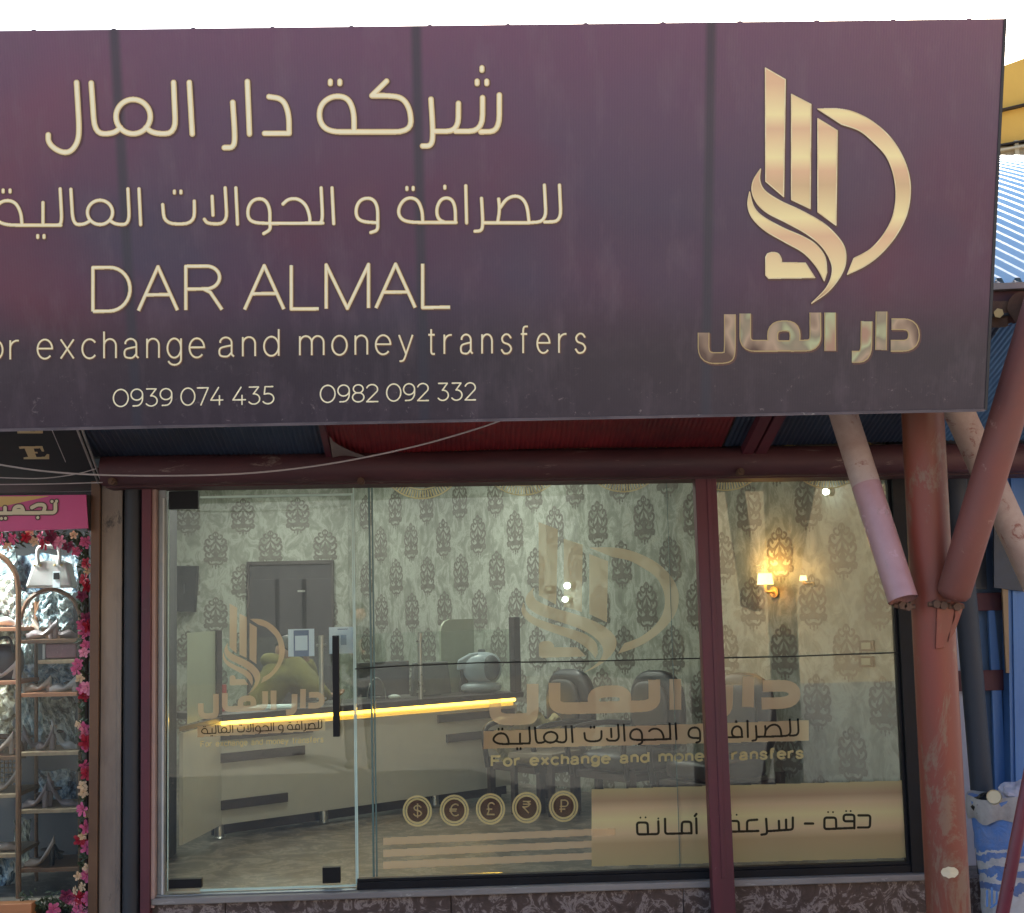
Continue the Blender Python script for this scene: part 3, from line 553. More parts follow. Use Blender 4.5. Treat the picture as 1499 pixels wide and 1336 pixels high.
# keep it upright: mean x top and bottom
g=G(); ww=b.x-a.x; top=2.38; 
g.slab([(d.x,-.22,gz),(c.x,-.22,gz),(c.x,-.13,gz),(d.x,-.13,gz)],(a.x-d.x if abs(a.x-d.x)<.05 else 0,0,top-gz)); g.out('shaft',MT['maroon'],t,bevel=.004)
g=G(); xx=(d.x+c.x)/2; g.box((xx-.012,-.2255,gz+.3),(xx+.012,-.2205,top-.05)); g.out('seam',MT['maroon'],t,bevel=.003)
# left side: purple frame, black column, plaster column, brown frame
def col(name,label,x0,x1,Y0,Y1,mat_,zb=gz,zt_=2.38,cat='post',bev=.006,yy=1000):
    a=PY(x0,yy,Y0).x; b=PY(x1,yy,Y0).x; t=G(); t.box((a,Y0,zb),(b,Y1,zt_)); o=t.out(name,mat_,bevel=bev); return tag(o,label,cat)
col('steel_upright','narrow maroon steel upright between the black column and the cream door frame',206,220.5,-.12,.1,MT['maroon'],cat='upright')
a=PY(178,1000,-.12).x; b=PY(205,1000,-.12).x
g=G(); r_=(b-a)/2; g.tube([((a+b)/2,-.12+r_,gz),((a+b)/2,-.12+r_,2.38)],r_,16); g.box((a,-.118+r_,gz),(b,.1,2.38)); tag(g.out('black_column',MT['blacksteel'],smooth=True),'scuffed black painted steel column left of the maroon frame','column')
cx_=tag(empty('plaster_column',(PY(160,1000,-.05).x,0,gz),'stained beige plaster column beside the shoe shop window','column'))
a=PY(147,1000,-.05).x; b=PY(178,1000,-.05).x
g=G(); g.grid(lambda u,v:(a+(b-a)*u, -.05-.004*math.sin(v*9)-.003*math.sin(u*14+v*3), gz+(2.38-gz)*v),6,30); g.box((a,-.045,gz),(b,.1,2.38)); g.out('shaft',MT['plaster'],cx_,smooth=True)
g=G(); g.box((b-.022,-.062,gz),(b+.002,-.04,2.36)); g.out('corner_edge',MT['plaster'],cx_,bevel=.004)
fr=tag(empty('brown_frame',(PY(139,1000,-.06).x,0,gz),'brown painted frame upright at the right edge of the shoe shop','frame'))
pxb=lambda x0,x1,Y0,Y1,m,n: G().box((PY(x0,1000,Y0).x,Y0,gz),(PY(x1,1000,Y0).x,Y1,2.36)).out(n,m,fr,bevel=.003)
pxb(131,144.5,-.08,.05,MT['brownframe'],'upright'); pxb(145,147,-.06,.04,MT['darkgap'],'shadow_gap')
# lintel beam
t=empty('lintel_beam',(0,-.3,2.3),'long maroon round steel beam running across the top of the shopfront','beam')
pa=PY(150,689,-.3); pb=PY(1322,672,-.3); d_=(pb-pa); e=pb+d_*.35
g=G(); g.tube([pa+(pb-pa)*k/12+Vector((0,0,.002*math.sin(k*2.2))) for k in range(17)],.082,20); g.out('pipe',MT['beam'],t,smooth=True)
g=G(); g.slab([pa+Vector((0,.07,-.085)),e+Vector((0,.07,-.085)),e+Vector((0,.32,-.085)),pa+Vector((0,.32,-.085))],(0,0,.05)); g.out('flange',MT['beam'],t)
for px in (163,528,1085):
    c=PY(px,704 if px<1000 else 690,-.4); g=G(); g.tube([c,c+Vector((0,.07,0))],.02,8); g.tube([c+Vector((0,-.02,0)),c],.010,6); g.out('bolt',MT['rust'],t)
# ------------------------------------------------------------ canopy of ribbed sheets sloping from the sign down to the beam
Ca=Vector((0,-.34,2.385)); Cb=Vector((0,-1.72,2.76)); cn=Vector((0,(Cb-Ca).z,-(Cb-Ca).y)).normalized()
PC=lambda x,y:PP(x,y,Ca,cn)
def ribbed(name,x0,x1,mat_,parent,pitch=.026,amp=.004,ya=Ca,yb=Cb,z=0):
    g=G(); n=int((x1-x0)/pitch)*4
    vs=[]
    for i in range(n+1):
        x=x0+(x1-x0)*i/n; h=amp*(0,1,1,0)[i%4]
        for k in range(6):
            s=k/5; p=ya.lerp(yb,s); vs.append((x,p.y,p.z+h+z+.004*math.sin(x*3+s*5)))
    g.add(vs,[(i*6+k,(i+1)*6+k,(i+1)*6+k+1,i*6+k+1) for i in range(n) for k in range(5)])
    return g.out(name,mat_,parent)
cy=empty('canopy',(0,-1,2.5),'sloping street canopy of ribbed navy and red sheets behind the signboard','canopy')
xs=[PC(x,650).x for x in (60,478,1057,1112,1330)]
ribbed('navy_sheet',xs[0],xs[1]-.01,MT['navysheet'],cy); ribbed('red_sheet',xs[1]+.012,xs[2],MT['redsheet'],cy,z=-.002); ribbed('navy_sheet',xs[2]+.01,xs[4],MT['navysheet'],cy)
ribbed('blue_sheet',xs[4]+.005,6.4,MT['bluesheet'],cy)
for x in (xs[1],xs[3],xs[4]-.9,4.9):
    g=G(); g.slab([Ca+Vector((x-.03,0,-.06)),Ca+Vector((x+.03,0,-.06)),Cb+Vector((x+.03,0,-.06)),Cb+Vector((x-.03,0,-.06))],(0,0,.05)); 
    if x!=xs[1]: g.out('rafter',MT['maroon'],cy,bevel=.003)
g=G(); g.slab([Ca+Vector((xs[1]-.012,0,-.03)),Ca+Vector((xs[1]+.02,0,-.03)),Cb+Vector((xs[1]+.02,0,-.03)),Cb+Vector((xs[1]-.012,0,-.03))],(0,0,.028)); g.out('rafter',MT['maroon'],cy)
# edge purlin over the sheets at the eave
g=G(); g.box((-6,-1.76,2.80),(6.4,-1.66,2.9)); g.out('purlin',MT['beam'],cy)
g=G(); g.grid(lambda u,v:tuple(PC(482+78*u*(1-.0*v)+6*v, 628+ (10+34*u)*1.0*0+ (1-v)*(u**.6)*38+v*42)+Vector((0,0,-.035+.02*math.sin(u*6)*v))),14,4); g.out('torn_flap',mat('tan_tarpaulin',(.26,.20,.17),(.18,.13,.12),8,.8),cy,smooth=True)
# top sheet above (keeps the sun off), blue
ribbed('roof_sheet',-6,6.4,MT['bluesheet'],cy,pitch=.09,amp=.012,ya=Vector((0,.1,3.42)),yb=Vector((0,-1.66,2.93)))
# neighbour's black sloping signboard with gold letters
nb=empty('neighbour_signboard',PC(60,690),'black sloping board of the neighbouring shop with gold letter E at far left','signboard')
off=cn*-1; sgn=-1 if cn.z>0 else 1
PCo=lambda x,y,k: PP(x,y,Ca+Vector((0,0,-.03-k)),cn)
g=G(); q=[PCo(-260,600,0),PCo(104,600,0),PCo(150,718,0),PCo(-260,728,0)]; g.slab(q,(0,0,.02)); g.out('board',mat('matt_black_board',(.012,.013,.017),(.008,.009,.012),4,.85,bmp=.1),nb)
for dx in (0,8):
    g=G(); g.tube([PCo(104+dx,605,.01),PCo(148+dx*.6,717,.01)],.007,6); g.out('edge_trim',MT['sill'],nb)
g=G(); g.tube([PCo(73,622,.008),PCo(96,676,.008)],.002,5); g.out('seam',MT['wire'],nb)
ZA=lambda p:(p[0]/2.998,p[1]/2.998+600)
EE=[(82,160),(186,158),(194,182),(184,182),(176,168),(148,169),(152,183),(164,183),(166,190),(154,191),(160,206),(196,205),(206,193),(216,194),(216,215),(104,216),(104,207),(124,206),(108,169),(86,170)]
E2=[(x-28+ (y-160)*.0,y-113) for x,y in EE]
print_mesh('letter',[pl(ZA,EE)],lambda x,y:PCo(x,y,.004),MT['goldflat'],nb,step=.4)
print_mesh('letter',[pl(ZA,E2)],lambda x,y:PCo(x,y,.004),MT['goldflat'],nb,step=.4)
# wires
def wire(label,pts,Y,r,m,name='wire'):
    P_=catmull(pts,6); g=G(); g.tube([PY(x,y,Y) for x,y in P_],r,6); return tag(g.out(name,m,smooth=True),label,'wire')
wire('pale wire sagging from the far left and rising to the signboard edge',[(-60,668),(0,680),(70,690),(150,695),(260,696),(370,692),(480,679),(600,655),(690,630),(742,612)],-1.2,.0042,MT['wire'])
wire('thin grey upper wire in front of the black neighbour board',[(-60,697),(0,699),(60,700),(110,694),(140,686)],-.9,.0025,MT['wire'])
wire('thin grey lower wire in front of the black neighbour board',[(-60,709),(0,709),(80,708),(150,706)],-.9,.0025,MT['wire'])
# ------------------------------------------------------------ MAIN SIGN
th=R(16.7); su=Vector((0,-math.sin(th),math.cos(th))); sn=Vector((0,-math.cos(th),-math.sin(th)))   # towards the street, tipped down
SP=PY(700,612,-2.0)
PS=lambda x,y,k=0.: PP(x,y,SP+sn*k,sn)
corn=[PS(-330,636),PS(1441,600),PS(1469.5,27),PS(-330,49)]
def signmat():
    m,nt,b=new('purple_banner_vinyl')
    tc=nt.nodes.new('ShaderNodeTexCoord'); sx=nt.nodes.new('ShaderNodeSeparateXYZ'); nt.links.new(tc.outputs['Object'],sx.inputs[0])
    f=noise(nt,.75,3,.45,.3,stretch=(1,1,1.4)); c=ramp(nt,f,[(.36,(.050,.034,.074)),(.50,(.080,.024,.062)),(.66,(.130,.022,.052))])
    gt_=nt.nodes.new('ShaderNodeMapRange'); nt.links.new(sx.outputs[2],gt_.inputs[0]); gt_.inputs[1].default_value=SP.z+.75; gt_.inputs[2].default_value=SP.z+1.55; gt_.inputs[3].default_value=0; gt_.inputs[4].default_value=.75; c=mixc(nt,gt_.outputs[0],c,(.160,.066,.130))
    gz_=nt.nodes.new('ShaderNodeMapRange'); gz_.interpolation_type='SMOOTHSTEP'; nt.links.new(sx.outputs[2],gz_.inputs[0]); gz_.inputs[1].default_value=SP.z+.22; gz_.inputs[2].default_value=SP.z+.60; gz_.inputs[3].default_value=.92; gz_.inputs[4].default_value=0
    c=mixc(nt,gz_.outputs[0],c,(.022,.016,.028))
    d=noise(nt,6,7,.7); c=mixc(nt,ramp(nt,d,[(.45,(0,0,0)),(.8,(.25,.25,.25))]),c,(.10,.07,.09))
    st_=noise(nt,9,5,.6,.1,stretch=(1,1,.06)); c=mixc(nt,ramp(nt,st_,[(.52,(0,0,0)),(.75,(.22,.22,.22))]),c,(.20,.15,.18))
    # grime spots low on the vinyl
    s=noise(nt,22,9,.8,.5,stretch=(1,1,1)); k=ramp(nt,s,[(.60,(0,0,0)),(.68,(1,1,1))])
    mr=nt.nodes.new('ShaderNodeMapRange'); nt.links.new(sx.outputs[2],mr.inputs[0]); mr.inputs[1].default_value=SP.z+.28; mr.inputs[2].default_value=SP.z+.0; 
    mm=nt.nodes.new('ShaderNodeMath'); mm.operation='MULTIPLY'; nt.links.new(k,mm.inputs[0]); nt.links.new(mr.outputs[0],mm.inputs[1])
    c=mixc(nt,mm.outputs[0],c,(.26,.22,.22))
    # soft dark stripes in the colour along the frame members behind the sheet
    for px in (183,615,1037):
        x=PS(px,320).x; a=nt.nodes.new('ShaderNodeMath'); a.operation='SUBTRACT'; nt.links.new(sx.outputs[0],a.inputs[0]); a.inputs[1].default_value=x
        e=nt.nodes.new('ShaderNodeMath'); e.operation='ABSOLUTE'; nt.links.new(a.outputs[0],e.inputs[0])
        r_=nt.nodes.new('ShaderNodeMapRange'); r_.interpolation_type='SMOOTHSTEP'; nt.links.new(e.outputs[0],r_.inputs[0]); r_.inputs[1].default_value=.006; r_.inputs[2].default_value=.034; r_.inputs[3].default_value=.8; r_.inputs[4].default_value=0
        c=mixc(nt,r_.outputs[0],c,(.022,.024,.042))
    nt.links.new(c,b.inputs['Base Color']); b.inputs['Roughness'].default_value=.32; b.inputs['Specular IOR Level'].default_value=.6
    w_=nt.nodes.new('ShaderNodeTexWave'); w_.wave_type='BANDS'; w_.bands_direction='X'; w_.inputs['Scale'].default_value=28; w_.inputs['Distortion'].default_value=.3; nt.links.new(tc.outputs['Object'],w_.inputs['Vector'])
    n2=noise(nt,1.3,3,.5); mx=nt.nodes.new('ShaderNodeMath'); mx.operation='MULTIPLY_ADD'; nt.links.new(w_.outputs['Fac'],mx.inputs[0]); mx.inputs[1].default_value=.06; nt.links.new(n2,mx.inputs[2])
    bump(nt,b,mx.outputs[0],.22,.012)
    return m
sg=empty('signboard',corn[0].lerp(corn[1],.5),'large purple exchange office signboard with gold Arabic and English lettering and logo','signboard')
NX,NZ=90,30
def signpt(u,v,k=0): 
    p=corn[0].lerp(corn[1],u).lerp(corn[3].lerp(corn[2],u),v); 
    return p-sn*(.0+.0)+sn*k
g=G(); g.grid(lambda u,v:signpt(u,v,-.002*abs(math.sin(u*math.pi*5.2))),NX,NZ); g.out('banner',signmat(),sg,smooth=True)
g=G(); g.hexa([corn[0]-sn*.01,corn[1]-sn*.01,corn[1]-sn*.11,corn[0]-sn*.11,corn[3]-sn*.01,corn[2]-sn*.01,corn[2]-sn*.11,corn[3]-sn*.11]); g.out('box_frame',MT['blacksteel'],sg)
# hem strips
g=G(); g.slab([signpt(0,0,.004)-su*.006,signpt(1,0,.004)-su*.006,signpt(1,0,-.02)-su*.006,signpt(0,0,-.02)-su*.006],su*.012); g.out('bottom_hem',mat('worn_hem',(.16,.13,.14),(.05,.04,.05),9,.6,spots=(.6,.55,.5),spot_scale=22,spot_amt=.62,stretch=(.4,1,1)),sg)
g=G(); g.slab([signpt(1,0,.003),signpt(1,0,.003)+Vector((.012,0,0)),signpt(1,0,-.1)+Vector((.012,0,0)),signpt(1,0,-.1)],corn[2]-corn[1]); g.out('side_hem',MT['blacksteel'],sg)
for k in range(14):
    p=signpt(.14+k*.064,1,-.02); g=G(); g.ball(p,(.012,.010,.006),8,5); g.out('screw',MT['darkgrey'],sg)
for px in (183,615,1037):
    a=PS(px-3,60,.0); 
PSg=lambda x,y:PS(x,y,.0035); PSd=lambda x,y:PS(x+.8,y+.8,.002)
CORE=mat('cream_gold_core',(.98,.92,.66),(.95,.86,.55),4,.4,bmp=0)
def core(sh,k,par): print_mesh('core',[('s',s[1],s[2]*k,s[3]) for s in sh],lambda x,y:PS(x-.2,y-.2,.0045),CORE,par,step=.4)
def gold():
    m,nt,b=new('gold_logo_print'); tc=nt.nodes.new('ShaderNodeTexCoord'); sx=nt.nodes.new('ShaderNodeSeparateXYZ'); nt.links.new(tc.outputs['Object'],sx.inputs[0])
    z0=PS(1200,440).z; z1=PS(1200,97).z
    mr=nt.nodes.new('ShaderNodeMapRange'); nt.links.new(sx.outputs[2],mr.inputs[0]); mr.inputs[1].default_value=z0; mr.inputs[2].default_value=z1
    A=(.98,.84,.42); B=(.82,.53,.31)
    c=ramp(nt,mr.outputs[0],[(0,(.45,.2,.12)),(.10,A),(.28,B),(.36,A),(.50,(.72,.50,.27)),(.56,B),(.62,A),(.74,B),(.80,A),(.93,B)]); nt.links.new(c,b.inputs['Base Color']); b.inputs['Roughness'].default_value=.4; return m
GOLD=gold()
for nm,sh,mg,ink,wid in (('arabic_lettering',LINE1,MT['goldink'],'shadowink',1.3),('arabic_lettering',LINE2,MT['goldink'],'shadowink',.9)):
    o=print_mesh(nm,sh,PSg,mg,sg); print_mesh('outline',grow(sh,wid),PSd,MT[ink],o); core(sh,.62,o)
T=text
sh=T('DAR',136,455.5,325,453,64,2.7,.17)+T('ALMAL',358,453,659,449.5,64,2.7,.15)
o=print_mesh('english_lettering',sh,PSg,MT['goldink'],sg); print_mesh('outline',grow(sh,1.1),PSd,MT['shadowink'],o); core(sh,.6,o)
sh=T('For',-52,526,27,526,39,1.45,.28)+T('exchange',55,525,299,523,39,1.45,.30)+T('and',321,522,408,520.5,39,1.45,.30)+T('money',439,520,604,518,39,1.45,.30)+T('transfers',627,518,857,516,39,1.45,.40)
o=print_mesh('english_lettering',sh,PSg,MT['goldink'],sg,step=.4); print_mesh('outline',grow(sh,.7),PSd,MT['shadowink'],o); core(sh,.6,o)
sh=T('0939',166,595,252,593.5,25,1.05,.14,True)+T('074',265,593,326,592,25,1.05,.14,True)+T('435',341,592,401,590.5,25,1.05,.16,True)+T('0982',469,589,553,587.5,25,1.05,.14,True)+T('092',566,587,627,586,25,1.05,.14,True)+T('332',641,586,696,585,25,1.05,.16,True)
print_mesh('phone_numbers',sh,PSg,CORE,sg,step=.33)
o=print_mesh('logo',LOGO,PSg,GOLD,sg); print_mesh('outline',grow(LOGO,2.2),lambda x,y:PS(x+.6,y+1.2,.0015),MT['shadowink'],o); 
LI=[('p',[r]) for s in LOGO for r in s[1]]
print_mesh('logo_rim',[('s',list(s[1][0])+[s[1][0][0]],.8,True) for s in LOGO],lambda x,y:PS(x,y,.0045),mat('pale_gold_rim',(.96,.86,.55),(.74,.56,.30),12,.4,bmp=0),o)
def wordm():
    m,nt,b=new('iridescent_metal_print'); f=noise(nt,6,2,.5,.2,stretch=(1,1,.6)); c=ramp(nt,f,[(.34,(.13,.08,.06)),(.46,(.50,.36,.24)),(.54,(.30,.26,.17)),(.59,(.50,.54,.30)),(.68,(.45,.27,.18))]); nt.links.new(c,b.inputs['Base Color']); b.inputs['Roughness'].default_value=.4; return m
o=print_mesh('logo_name',WORD,PSg,wordm(),sg); print_mesh('outline',grow(WORD,1.6),lambda x,y:PS(x,y,.002),MT['goldflat'],o); print_mesh('outline',grow(WORD,2.9),lambda x,y:PS(x+1.2,y+1.2,.001),MT['shadowink'],o)
# ------------------------------------------------------------ STRUTS AND POSTS AT RIGHT
pY=-1.5
mp=empty('support_post',PY(1385,1336,pY),'thick red oxide steel post holding up the canopy, right of the window','post')
ta=PY(1351,606,pY); tb=PY(1388,1330,pY); lx=(ta.x+tb.x)/2
rr_=(PY(1416,1300,pY-.1).x-PY(1353,1300,pY-.1).x)/2
def cyl(p0,p1,r,seg=28,n=8): return G().tube([Vector(p0).lerp(Vector(p1),i/n) for i in range(n+1)],r,seg)
cyl((tb.x,pY,gz),(ta.x,pY,2.85),rr_).out('shaft',MT['red'],mp,smooth=True)
o=PY(1391,1277,pY-rr_-.002); g=G(); n=18
xc=tb.lerp(ta,(o.z-tb.z)/(ta.z-tb.z)).x
def onpost(ang,z): return Vector((xc+(rr_+.002)*math.sin(ang),pY-(rr_+.002)*math.cos(ang),z))
a0=math.asin(max(-1,min(1,(o.x-xc)/rr_)))
vs=[onpost(a0,o.z)]+[onpost(a0+.40*math.cos(2*math.pi*k/n),o.z+.024*(1+.1*math.sin(3*k))*math.sin(2*math.pi*k/n)) for k in range(n)]
g.add(vs,[(0,1+k,1+(k+1)%n) for k in range(n)]); g.out('paint_patch',MT['creamink'],mp)
# gusset plates and bolts
for sx_,pts in ((1,[(1372,885),(1400,878),(1398,905),(1382,948),(1370,950)]),(1,[(1399,880),(1412,884),(1398,925),(1388,940)])):
    g=G(); g.prism([PY(x,y,pY-rr_*1.12) for x,y in pts],(0,.012,0)); g.out('gusset_plate',MT['red'],mp,bevel=.002)
for x,y in ((1322,886),(1372,884),(1382,886),(1402,888),(1330,888)):
    c=PY(x,y,pY-rr_*1.3); g=G(); g.tube([c,c+Vector((0,.05,0))],.019,6); g.tube([c+Vector((-.035,.02,0)),c+Vector((.035,.02,0))],.011,6); g.out('bolt',MT['rust'],mp)
s1=empty('diagonal_strut',PY(1322,880,pY),'pale dusty diagonal pipe with pink wrapped lower end left of the red post','strut')
p0=PY(1322,878,pY-.14); p1=PY(1234,604,pY+.14); rs=.066; dv=(p1-p0); 
pm=p0+dv*.60
g=G(); g.tube([pm,p1+dv*.3],rs,28,cap=False); g.out('pipe',MT['dusty'],s1,smooth=True)
g=G(); g.tube([p0,pm],rs+.0012,28,cap=False); g.tube([p0+dv*.0005,p0+dv*.25],rs-.006,24,cap=False); g.out('wrapped_end',MT['pinkwrap'],s1,smooth=True)
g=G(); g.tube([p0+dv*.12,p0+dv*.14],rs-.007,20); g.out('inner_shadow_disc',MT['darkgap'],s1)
s2=empty('diagonal_strut',PY(1392,880,pY),'faded red diagonal pipe rising to the right of the red post','strut')
p0=PY(1393,878,pY-.14); p1=PY(1508,500,pY-.42); dv=p1-p0
g=G(); g.tube([p0+dv*t_ for t_ in (0,.012,.03,.3,.6,1,1.25)],[.035,.062,.074,.076,.077,.078,.078],28); g.out('pipe',MT['redstrut'],s2,smooth=True)
s3=empty('diagonal_strut',PY(1499,830,-.9),'pale dusty diagonal pipe passing behind the faded red strut','strut')
p0=PY(1530,880,-.9); p1=PY(1398,590,-1.0); dv=p1-p0
g=G(); g.tube([p0-dv*1.35,p0,p1,p1+dv*.3],.075,28); g.out('pipe',MT['dusty'],s3,smooth=True)
# maroon inclined pole at lower right, foreground
g=G(); g.tube([PY(1466,1345,-2.2),PY(1487,1235,-2.22),PY(1512,1110,-2.25)],.026,18); tag(g.out('leaning_pole',MT['signpole'],smooth=True),'glossy maroon pole leaning in the lower right corner','pole')
# blue kiosk wall
kY=.35
kw=empty('blue_kiosk',PY(1450,1300,kY),'blue painted metal kiosk wall with maroon stripes behind the posts','kiosk')
def kq(name,pts,m,Y=kY,th=.03,par=kw): g=G(); g.prism([PY(x,y,Y) for x,y in pts],(0,th,0)); return g.out(name,m,par,bevel=.002)
kq('wall_panel',[(1385,1345),(1900,1330),(1900,560),(1370,560)],MT['bluegrey'],kY+.06)
kq('pale_panel',[(1406,1340),(1440,1340),(1420,893),(1392,893)],MT['paleblue'],kY+.02)
kq('stripe',[(1395,1012),(1474,1010),(1471,980),(1393,982)],MT['stripe'],kY-.036,.005)
kq('stripe',[(1395,895),(1467,893),(1466,867),(1393,869)],MT['stripe'],kY-.036,.005)
kq('blue_sheet',[(1483,1345),(1700,1340),(1700,560),(1470,560)],MT['blueWall'],kY-.12,.1)
for k in range(9):
    x=1490+k*24; kq('fold',[(x,1340),(x+6,1340),(x-6,600),(x-12,600)],MT['blueWall'],kY-.135,.0145)
kq('folded_sheet',[(1463,1345),(1482,1345),(1466,1000),(1455,880),(1446,880),(1452,1000)],MT['blueWall'],kY-.03,.025)
kq('wood_batten',[(1473,985),(1478,985),(1476,858),(1467,858)],MT['wood'],kY-.15,.02)
kq('dark_panel',[(1387,862),(1445,862),(1440,690),(1380,690)],MT['darkgrey'],kY-.02,.03)
kq('dark_panel',[(1455,860),(1500,866),(1500,790),(1455,760)],MT['navysheet'],kY-.16,.02)
t=empty('navy_pole',PY(1440,1165,0),'dark navy painted pole standing before the blue kiosk','pole')
a=PY(1415,860,.05); b=PY(1443,1170,.05)
cyl(Vector(((b.x),.05,gz)),Vector((a.x-.03,.05,2.3)),.062,20).out('shaft',MT['navy'],t,smooth=True)
g=G(); g.tube([Vector((b.x,.05,gz)),Vector((b.x,.05,gz+.05))],.085,20); g.out('base_collar',MT['navy'],t)
# sack of rubbish
sy=-.35
sc=empty('rubbish_sack',PY(1462,1336,sy),'open white and blue woven sack stuffed with rubbish beside the kiosk','sack')
def sackm():
    m,nt,b=new('woven_sack'); tc=nt.nodes.new('ShaderNodeTexCoord'); sx=nt.nodes.new('ShaderNodeSeparateXYZ'); nt.links.new(tc.outputs['Object'],sx.inputs[0])
    n=noise(nt,6,4,.6,.5); ad=nt.nodes.new('ShaderNodeMath'); ad.operation='MULTIPLY_ADD'; nt.links.new(n,ad.inputs[0]); ad.inputs[1].default_value=.16; nt.links.new(sx.outputs[2],ad.inputs[2])
    zt_=PY(1450,1190,sy).z; zb_=PY(1450,1330,sy).z
    mr=nt.nodes.new('ShaderNodeMapRange'); nt.links.new(ad.outputs[0],mr.inputs[0]); mr.inputs[1].default_value=zb_; mr.inputs[2].default_value=zt_+.06
    W=(.55,.53,.54); B=(.09,.20,.50); r=nt.nodes.new('ShaderNodeValToRGB'); nt.links.new(mr.outputs[0],r.inputs[0]); r.color_ramp.interpolation='CONSTANT'; e=r.color_ramp.elements
    for k in range(6): e.new(.5)
    for el,(p,c) in zip(e,[(0,W),(.30,(.10,.17,.38)),(.38,W),(.44,B),(.50,W),(.58,B),(.655,W),(.68,B)]): el.position=p; el.color=(*c,1)
    d=noise(nt,9,8,.7); c=mixc(nt,ramp(nt,d,[(.4,(0,0,0)),(.75,(.6,.6,.6))]),r.outputs[0],(.27,.24,.23)); nt.links.new(c,b.inputs['Base Color']); b.inputs['Roughness'].default_value=.6; bump(nt,b,noise(nt,18,6,.6,1.),.6,.02); return m
cb=PY(1470,1340,sy); zr=PY(1470,1172,sy).z; rx=PY(1522,1200,sy).x-PY(1468,1200,sy).x
def sack(u,v):
    a=2*math.pi*u; z=gz+(zr-gz)*v; r=rx*(.80+.24*v+.02*math.sin(5*a+v*5)+.018*abs(math.sin(7*a-v*9))+.012*math.sin(13*a+v*23)+.015*math.sin(v*13))
    return (cb.x+.10+r*math.cos(a),sy+.1+r*.9*math.sin(a),z+(.02*math.sin(3*a) if v>.95 else 0))
SK=sackm()
g=G(); g.grid(sack,48,26); g.out('bag',SK,sc,smooth=True)
def cuff(u,v):
    a=2*math.pi*u; s=math.sin(math.pi*v); r=rx*(1.07+.05*s+.03*math.sin(7*a)+.02*math.sin(13*a)); return (cb.x+.10+r*math.cos(a),sy+.1+r*.9*math.sin(a),zr+.02-.12*(1-v)+.012*math.sin(3*a)+.012*math.sin(8*a)*(1-v))
g=G(); g.grid(cuff,48,6); g.out('rolled_cuff',mat('sack_cuff',(.46,.43,.42),(.30,.27,.26),9,.7,bmp=.6),sc,smooth=True)
def crumple(name,c,r,m,label,cat,seed,par=None,flat=.6):
    rnd=random.Random(seed); ph=[(Vector((rnd.uniform(-1,1),rnd.uniform(-1,1),rnd.uniform(-1,1)))*rnd.uniform(3,9),rnd.uniform(0,6)) for _ in range(7)]
    f=lambda q:1+.10*sum(abs(math.sin(d.dot(q)+p)) for d,p in ph)-.3
    g=G(); g.ball(c,(r,r*.8,r*flat),24,16,f); o=g.out(name,m,par,smooth=False)
    return tag(o,label,cat) if label else o
cc=Vector((cb.x+.08,sy+.05,zr))
crumple('crumpled_paper',cc+Vector((.07,0,.01)),.12,mat('lilac_white_paper',(.58,.56,.66),(.42,.40,.50),12,.7),'crumpled lilac white plastic bag on top of the rubbish sack','rubbish',3)
crumple('black_rubbish_bag',cc+Vector((-.08,.02,-.035)),.10,MT['black'],'shiny black bag at the left rim of the rubbish sack','rubbish',5)
g=G(); p=PY(1455,1166,sy-.05); n_=16
d1=Vector((-.45,-.75,.5)).normalized(); g.tube([p+d1*.0,p-d1*.09],[.040,.028],16,cap=False); g.tube([p-d1*.004,p-d1*.088],[.037,.025],16); o=g.out('paper_cup',MT['creamink'],smooth=True); tag(o,'cream paper cup lying mouth outwards on the rubbish sack','cup')
# print on the sack
PK=lambda x,y:PY(x,y,sy-rx*.93)
print_mesh('print',[('s',[(1443+x,1312+y) for x,y in P_],1.6,True) for P_ in ([(2,-8),(2,14)],[(9,-12),(9,12)],[(16,-6),(16,10),(8,16)])],PK,MT['blueWall'],sc)
# --------------------------------------------------------- roof and building at upper right
rf=empty('barrel_roof',(4,-1,3.0),'pale blue corrugated barrel roof rising beyond the right end of the signboard','roof')
e0=PY(1430,412,-1.75); 
def roofpt(u,v):   # u along the street, v up the slope
    X=e0.x-.35+u*4.2; Y=-1.75+3.2*v; Z=e0.z+.0+1.50*math.sin(v*math.pi*.47)**1.0
    return (X-1.35*v, Y, Z)
g=G(); n=200
vs=[];nv=14
for i in range(n+1):
    u=i/n; h=.018*math.sin(i*math.pi/2.0)
    for k in range(nv+1):
        p=Vector(roofpt(u,k/nv)); vs.append(p+Vector((0,-.4,.9)).normalized()*(.016*(1 if i%4 in(1,2) else -1)))
g.add(vs,[(i*(nv+1)+k,(i+1)*(nv+1)+k,(i+1)*(nv+1)+k+1,i*(nv+1)+k+1) for i in range(n) for k in range(nv)]); g.out('corrugated_sheet',MT['roofblue'],rf,smooth=True)
g=G(); g.slab([PY(1425,425,-1.8),PY(1800,407,-1.8),PY(1800,398,-1.8),PY(1425,416,-1.8)],(0,.06,0)); g.out('eave_flashing',MT['sill'],rf)
eb=empty('eave_beam',PY(1470,440,-1.8),'weathered eave beam with rusty bracket beside the signboard edge','beam')
g=G(); g.slab([PY(1430,442,-1.74),PY(1800,424,-1.74),PY(1800,407,-1.74),PY(1430,425,-1.74)],(0,.1,0)); g.out('beam',MT['darkgap'],eb,bevel=.004)
g=G(); g.prism([PY(x,y,-1.79) for x,y in ((1450,478),(1476,477),(1476,440),(1449,440))],(0,.03,0)); g.out('bracket_plate',MT['rust'],eb,bevel=.003)
g=G(); g.tube([PY(1440,463,-1.8),PY(1500,458,-1.8)],.008,8); g.out('rod',MT['blacksteel'],eb)
g=G(); g.tube([PY(1462,458,-1.85),PY(1462,458,-1.78)],.022,6); g.out('nut',MT['goldflat'],eb)
g=G()
